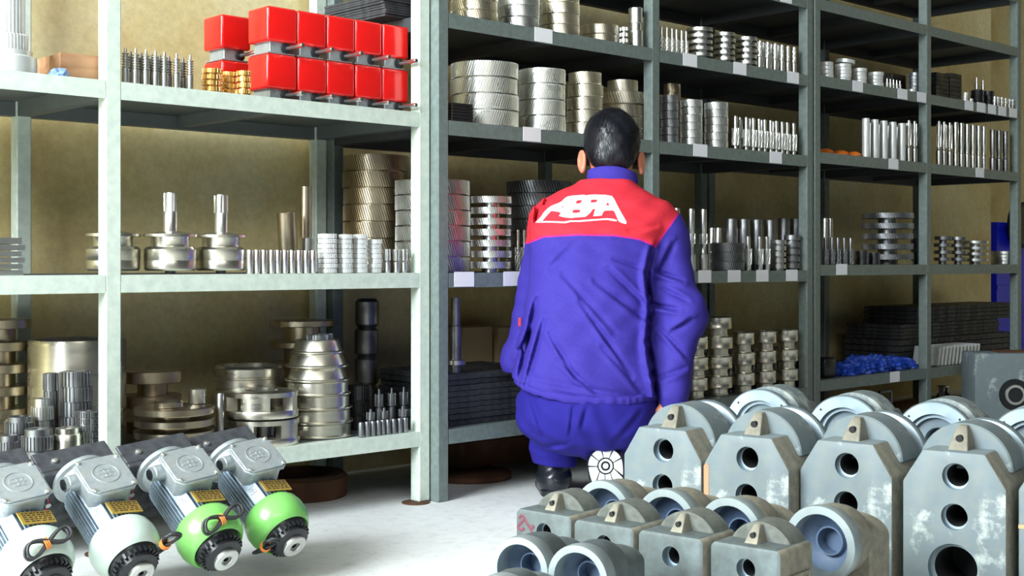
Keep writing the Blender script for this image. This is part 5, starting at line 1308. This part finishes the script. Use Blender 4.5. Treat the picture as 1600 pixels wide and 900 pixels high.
bar = [(190, 452), (222, 446), (330, 452), (510, 458), (580, 444), (680, 446), (820, 434), (960, 424), (1060, 416), (1130, 426), (1175, 440), (1172, 458), (1120, 452), (1050, 438), (950, 444), (820, 456), (690, 464), (590, 464), (520, 480), (430, 474), (330, 470), (205, 468)]
def in_poly(p, po):
    c = False
    for i in range(len(po)):
        (x1, y1), (x2, y2) = po[i], po[(i + 1) % len(po)]
        if (y1 > p[1]) != (y2 > p[1]) and p[0] < (x2 - x1) * (p[1] - y1) / (y2 - y1) + x1: c = not c
    return c
cu = bpy.data.curves.new('emblem', 'CURVE'); cu.dimensions = '2D'; cu.fill_mode = 'BOTH'
for po in [outer, bar] + holes:
    sp = cu.splines.new('POLY'); sp.points.add(len(po) - 1); sp.use_cyclic_u = True
    for i, p in enumerate(po): q = emb(*p); x_, z_ = xz(q[0], q[1], 3.475); sp.points[i].co = (x_, z_, 0, 1)
co_ = bpy.data.objects.new('emblem_tmp', cu); COL.objects.link(co_)
dg = bpy.context.evaluated_depsgraph_get(); em = bpy.data.meshes.new_from_object(co_.evaluated_get(dg)); bpy.data.objects.remove(co_)
bm = bmesh.new(); bm.from_mesh(em); bmesh.ops.remove_doubles(bm, verts=bm.verts, dist=1e-5)
for _ in range(5):
    bmesh.ops.triangulate(bm, faces=bm.faces)
    le = [e for e in bm.edges if e.calc_length() > .006]
    if not le: break
    bmesh.ops.subdivide_edges(bm, edges=le, cuts=1)
bmesh.ops.triangulate(bm, faces=bm.faces)
for v_ in bm.verts:
    x_, z_ = v_.co.x, v_.co.y
    h = bvh.ray_cast(Vector((x_, -.6, z_)), Vector((0, 1, 0)))
    v_.co = Vector((x_, (h[0].y if h[0] else -.05) - .0016, z_))
zz_ = [v_.co.y for v_ in bm.verts]
obj('printed_emblem', bm, 'print_white', jacket, sharp=180)

# --- hair
Hf = Field(hc - [.11, .13, .12], hc + [.11, .13, .12], .0028)
Hf.ell(hc + [0, -.005, .014], (.0795, .0945, .0885), .0); Hf.ell(hc + [0, -.040, -.030], (.066, .050, .046), .02)
sl, (x, y, z) = Hf.box(hc - .13, hc + .13)
X_, Y_, Z_ = x - hc[0], y - hc[1], z - hc[2]
Hf.a[sl] += (.0010 * np.sin(140 * X_ + 60 * Y_) * np.sin(120 * Z_) + .0012 * np.sin(75 * X_ + 50 * Z_ + 30 * Y_)).astype(np.float32)
face = (Y_ * .9 - Z_ * .55 - .040); side_ = np.minimum(-Z_ - .012, Y_ + .024); nape = -Z_ - .070 - .2 * np.abs(X_)
Hf.a[sl] = np.maximum(Hf.a[sl], np.maximum(np.maximum(face, side_), nape) + 0 * Hf.a[sl]).astype(np.float32)
hair = Hf.mesh('hair', 'hair', man, 1)
bm = bmesh.new(); bm.from_mesh(hair.data); bm.normal_update(); bm.faces.ensure_lookup_table()
rr = random.Random(11); fl = list(bm.faces)
for _ in range(9000):
    f_ = rr.choice(fl); c_ = f_.calc_center_median(); nrm = f_.normal
    if nrm.y > .6 and c_.z < hc[2] + .02: continue
    dwn = Vector((rr.uniform(-.35, .35), rr.uniform(-.2, .2), -1)); dwn = (dwn - nrm * dwn.dot(nrm)); dwn.normalize()
    t_ = nrm.cross(dwn) * rr.uniform(.0006, .0011); l_ = rr.uniform(.007, .014); p_ = c_ + nrm * .0002
    a1, a2, a3 = bm.verts.new(p_ - t_), bm.verts.new(p_ + t_), bm.verts.new(p_ + dwn * l_ + nrm * rr.uniform(.0012, .0035)); bm.faces.new((a1, a2, a3))
bm.to_mesh(hair.data); bm.free()

# --- boots
def boot(name_label, build, vs=.0035, lo=None, hi=None):
    Bf = Field(lo, hi, vs); build(Bf); o = Bf.mesh('boot', 'boot', man, 1)
    if name_label: o['label'] = name_label
    return o
a0 = np.array((.119 - PX0, 3.615 - PY0, 0))
def bl(F):
    F.ell(a0 + [0, .02, .038], (.044, .052, .046), .02); F.cone(a0 + [-.004, .06, .040], a0 + [-.012, .175, .030], .044, .036, .03); F.cone(a0 + [0, .03, .06], a0 + [0, .030, .115], .044, .047, .02)
    sl, (x, y, z) = F.box(a0 + [-.1, -.1, -.02], a0 + [.1, .3, .15]); F.a[sl] = np.maximum(F.a[sl], .012 - z).astype(np.float32)
    F.a[sl] += (.0016 * np.sin(160 * z + 3 * np.sin(40 * x)) * (z > .05)).astype(np.float32)
bo = boot('black leather boot standing flat on the floor', bl, lo=a0 + [-.08, -.07, -.004], hi=a0 + [.08, .25, .17])
bm = bmesh.new(); pts = [(-.040, .0), (-.036, -.022), (-.020, -.034), (0, -.038), (.020, -.034), (.036, -.022), (.042, .0), (.040, .06), (.044, .12), (.034, .185), (.0, .212), (-.034, .20), (-.052, .14), (-.044, .06)]
prism(bm, [(a0[0] + x_, a0[1] + .008 + y_) for x_, y_ in pts], .0005, .018, axis='z'); bevel(bm, .002, 1); obj('boot_sole', bm, 'black_plastic', bo)
s0 = Pp(946, 727, 3.40)
def br_(F):
    F.ell(s0 + [0, .040, .004], (.045, .036, .050), .02); F.cone(s0 + [.002, .042, -.01], s0 + [.004, .035, -.075], .040, .036, .02); F.cone(s0 + [.002, .035, -.075], s0 + [.004, .09, -.095], .034, .026, .02)
    F.cone(s0 + [.004, .05, .01], anR + [0, -.01, .0], .042, .045, .02)
    sl, (x, y, z) = F.box(s0 - .15, s0 + .2); F.a[sl] = np.maximum(F.a[sl], (s0[1] + .006) - y).astype(np.float32); F.a[sl] = np.maximum(F.a[sl], .002 - z).astype(np.float32)
bo2 = boot('black boot resting on its toes, white sole showing', br_, lo=np.maximum(s0 + [-.08, -.02, -.16], (-9, -9, -.004)), hi=s0 + [.09, .17, .11])
th0 = R(-8)
sm = Matrix.Translation(s0) @ Matrix.Rotation(R(4), 4, 'Z') @ Matrix.Rotation(R(-10), 4, 'X') @ Matrix.Rotation(R(-6), 4, 'Y')
bm = bmesh.new(); out = [(.047 * math.cos(t_) * (1 if math.sin(t_) > -.2 else 1.04), (.046 if math.sin(t_) > 0 else .095) * math.sin(t_)) for t_ in [2 * PI * i / 40 for i in range(40)]]
prism(bm, out, -.001, .010); 
for v_ in bm.verts: v_.co = sm @ v_.co
so = obj('boot_sole', bm, 'black_plastic', bo2)
def piece(poly_):
    bm = bmesh.new(); prism(bm, poly_, -.0042, -.0009); bevel(bm, .0008, 1)
    for v_ in bm.verts: v_.co = sm @ v_.co
    obj('tread_block', bm, 'sole', so)
def oval(t_, s_): return (.0455 * s_ * math.cos(t_), (.0445 if math.sin(t_) > 0 else .088) * s_ * math.sin(t_))
lathe_ = lambda r0, r1: [(r1 * math.cos(2 * PI * i / 24), r1 * math.sin(2 * PI * i / 24) - .002) for i in range(24)]
piece(lathe_(0, .0075))
for k in range(8):
    t0_, t1_ = 2 * PI * k / 8, 2 * PI * (k + 1) / 8
    ring = [(.0185 * math.cos(t_), .0185 * math.sin(t_) - .002) for t_ in np.linspace(t0_, t1_, 4)] + [(.0125 * math.cos(t_), .0125 * math.sin(t_) - .002) for t_ in np.linspace(t1_, t0_, 4)]
    piece(ring)
for k in range(9):
    t0_, t1_ = 2 * PI * (k + .06) / 9 + .3, 2 * PI * (k + .94) / 9 + .3
    piece([oval(t_, .99) for t_ in np.linspace(t0_, t1_, 6)] + [(.022 * math.cos(t_), .022 * math.sin(t_) - .002) for t_ in np.linspace(t1_, t0_, 4)])
# fix the recorded groups of things that live in p1
bpy.context.view_layer.update()
M['cloth_blue'].node_tree.nodes['Principled BSDF'].inputs['Specular IOR Level'].default_value = .2
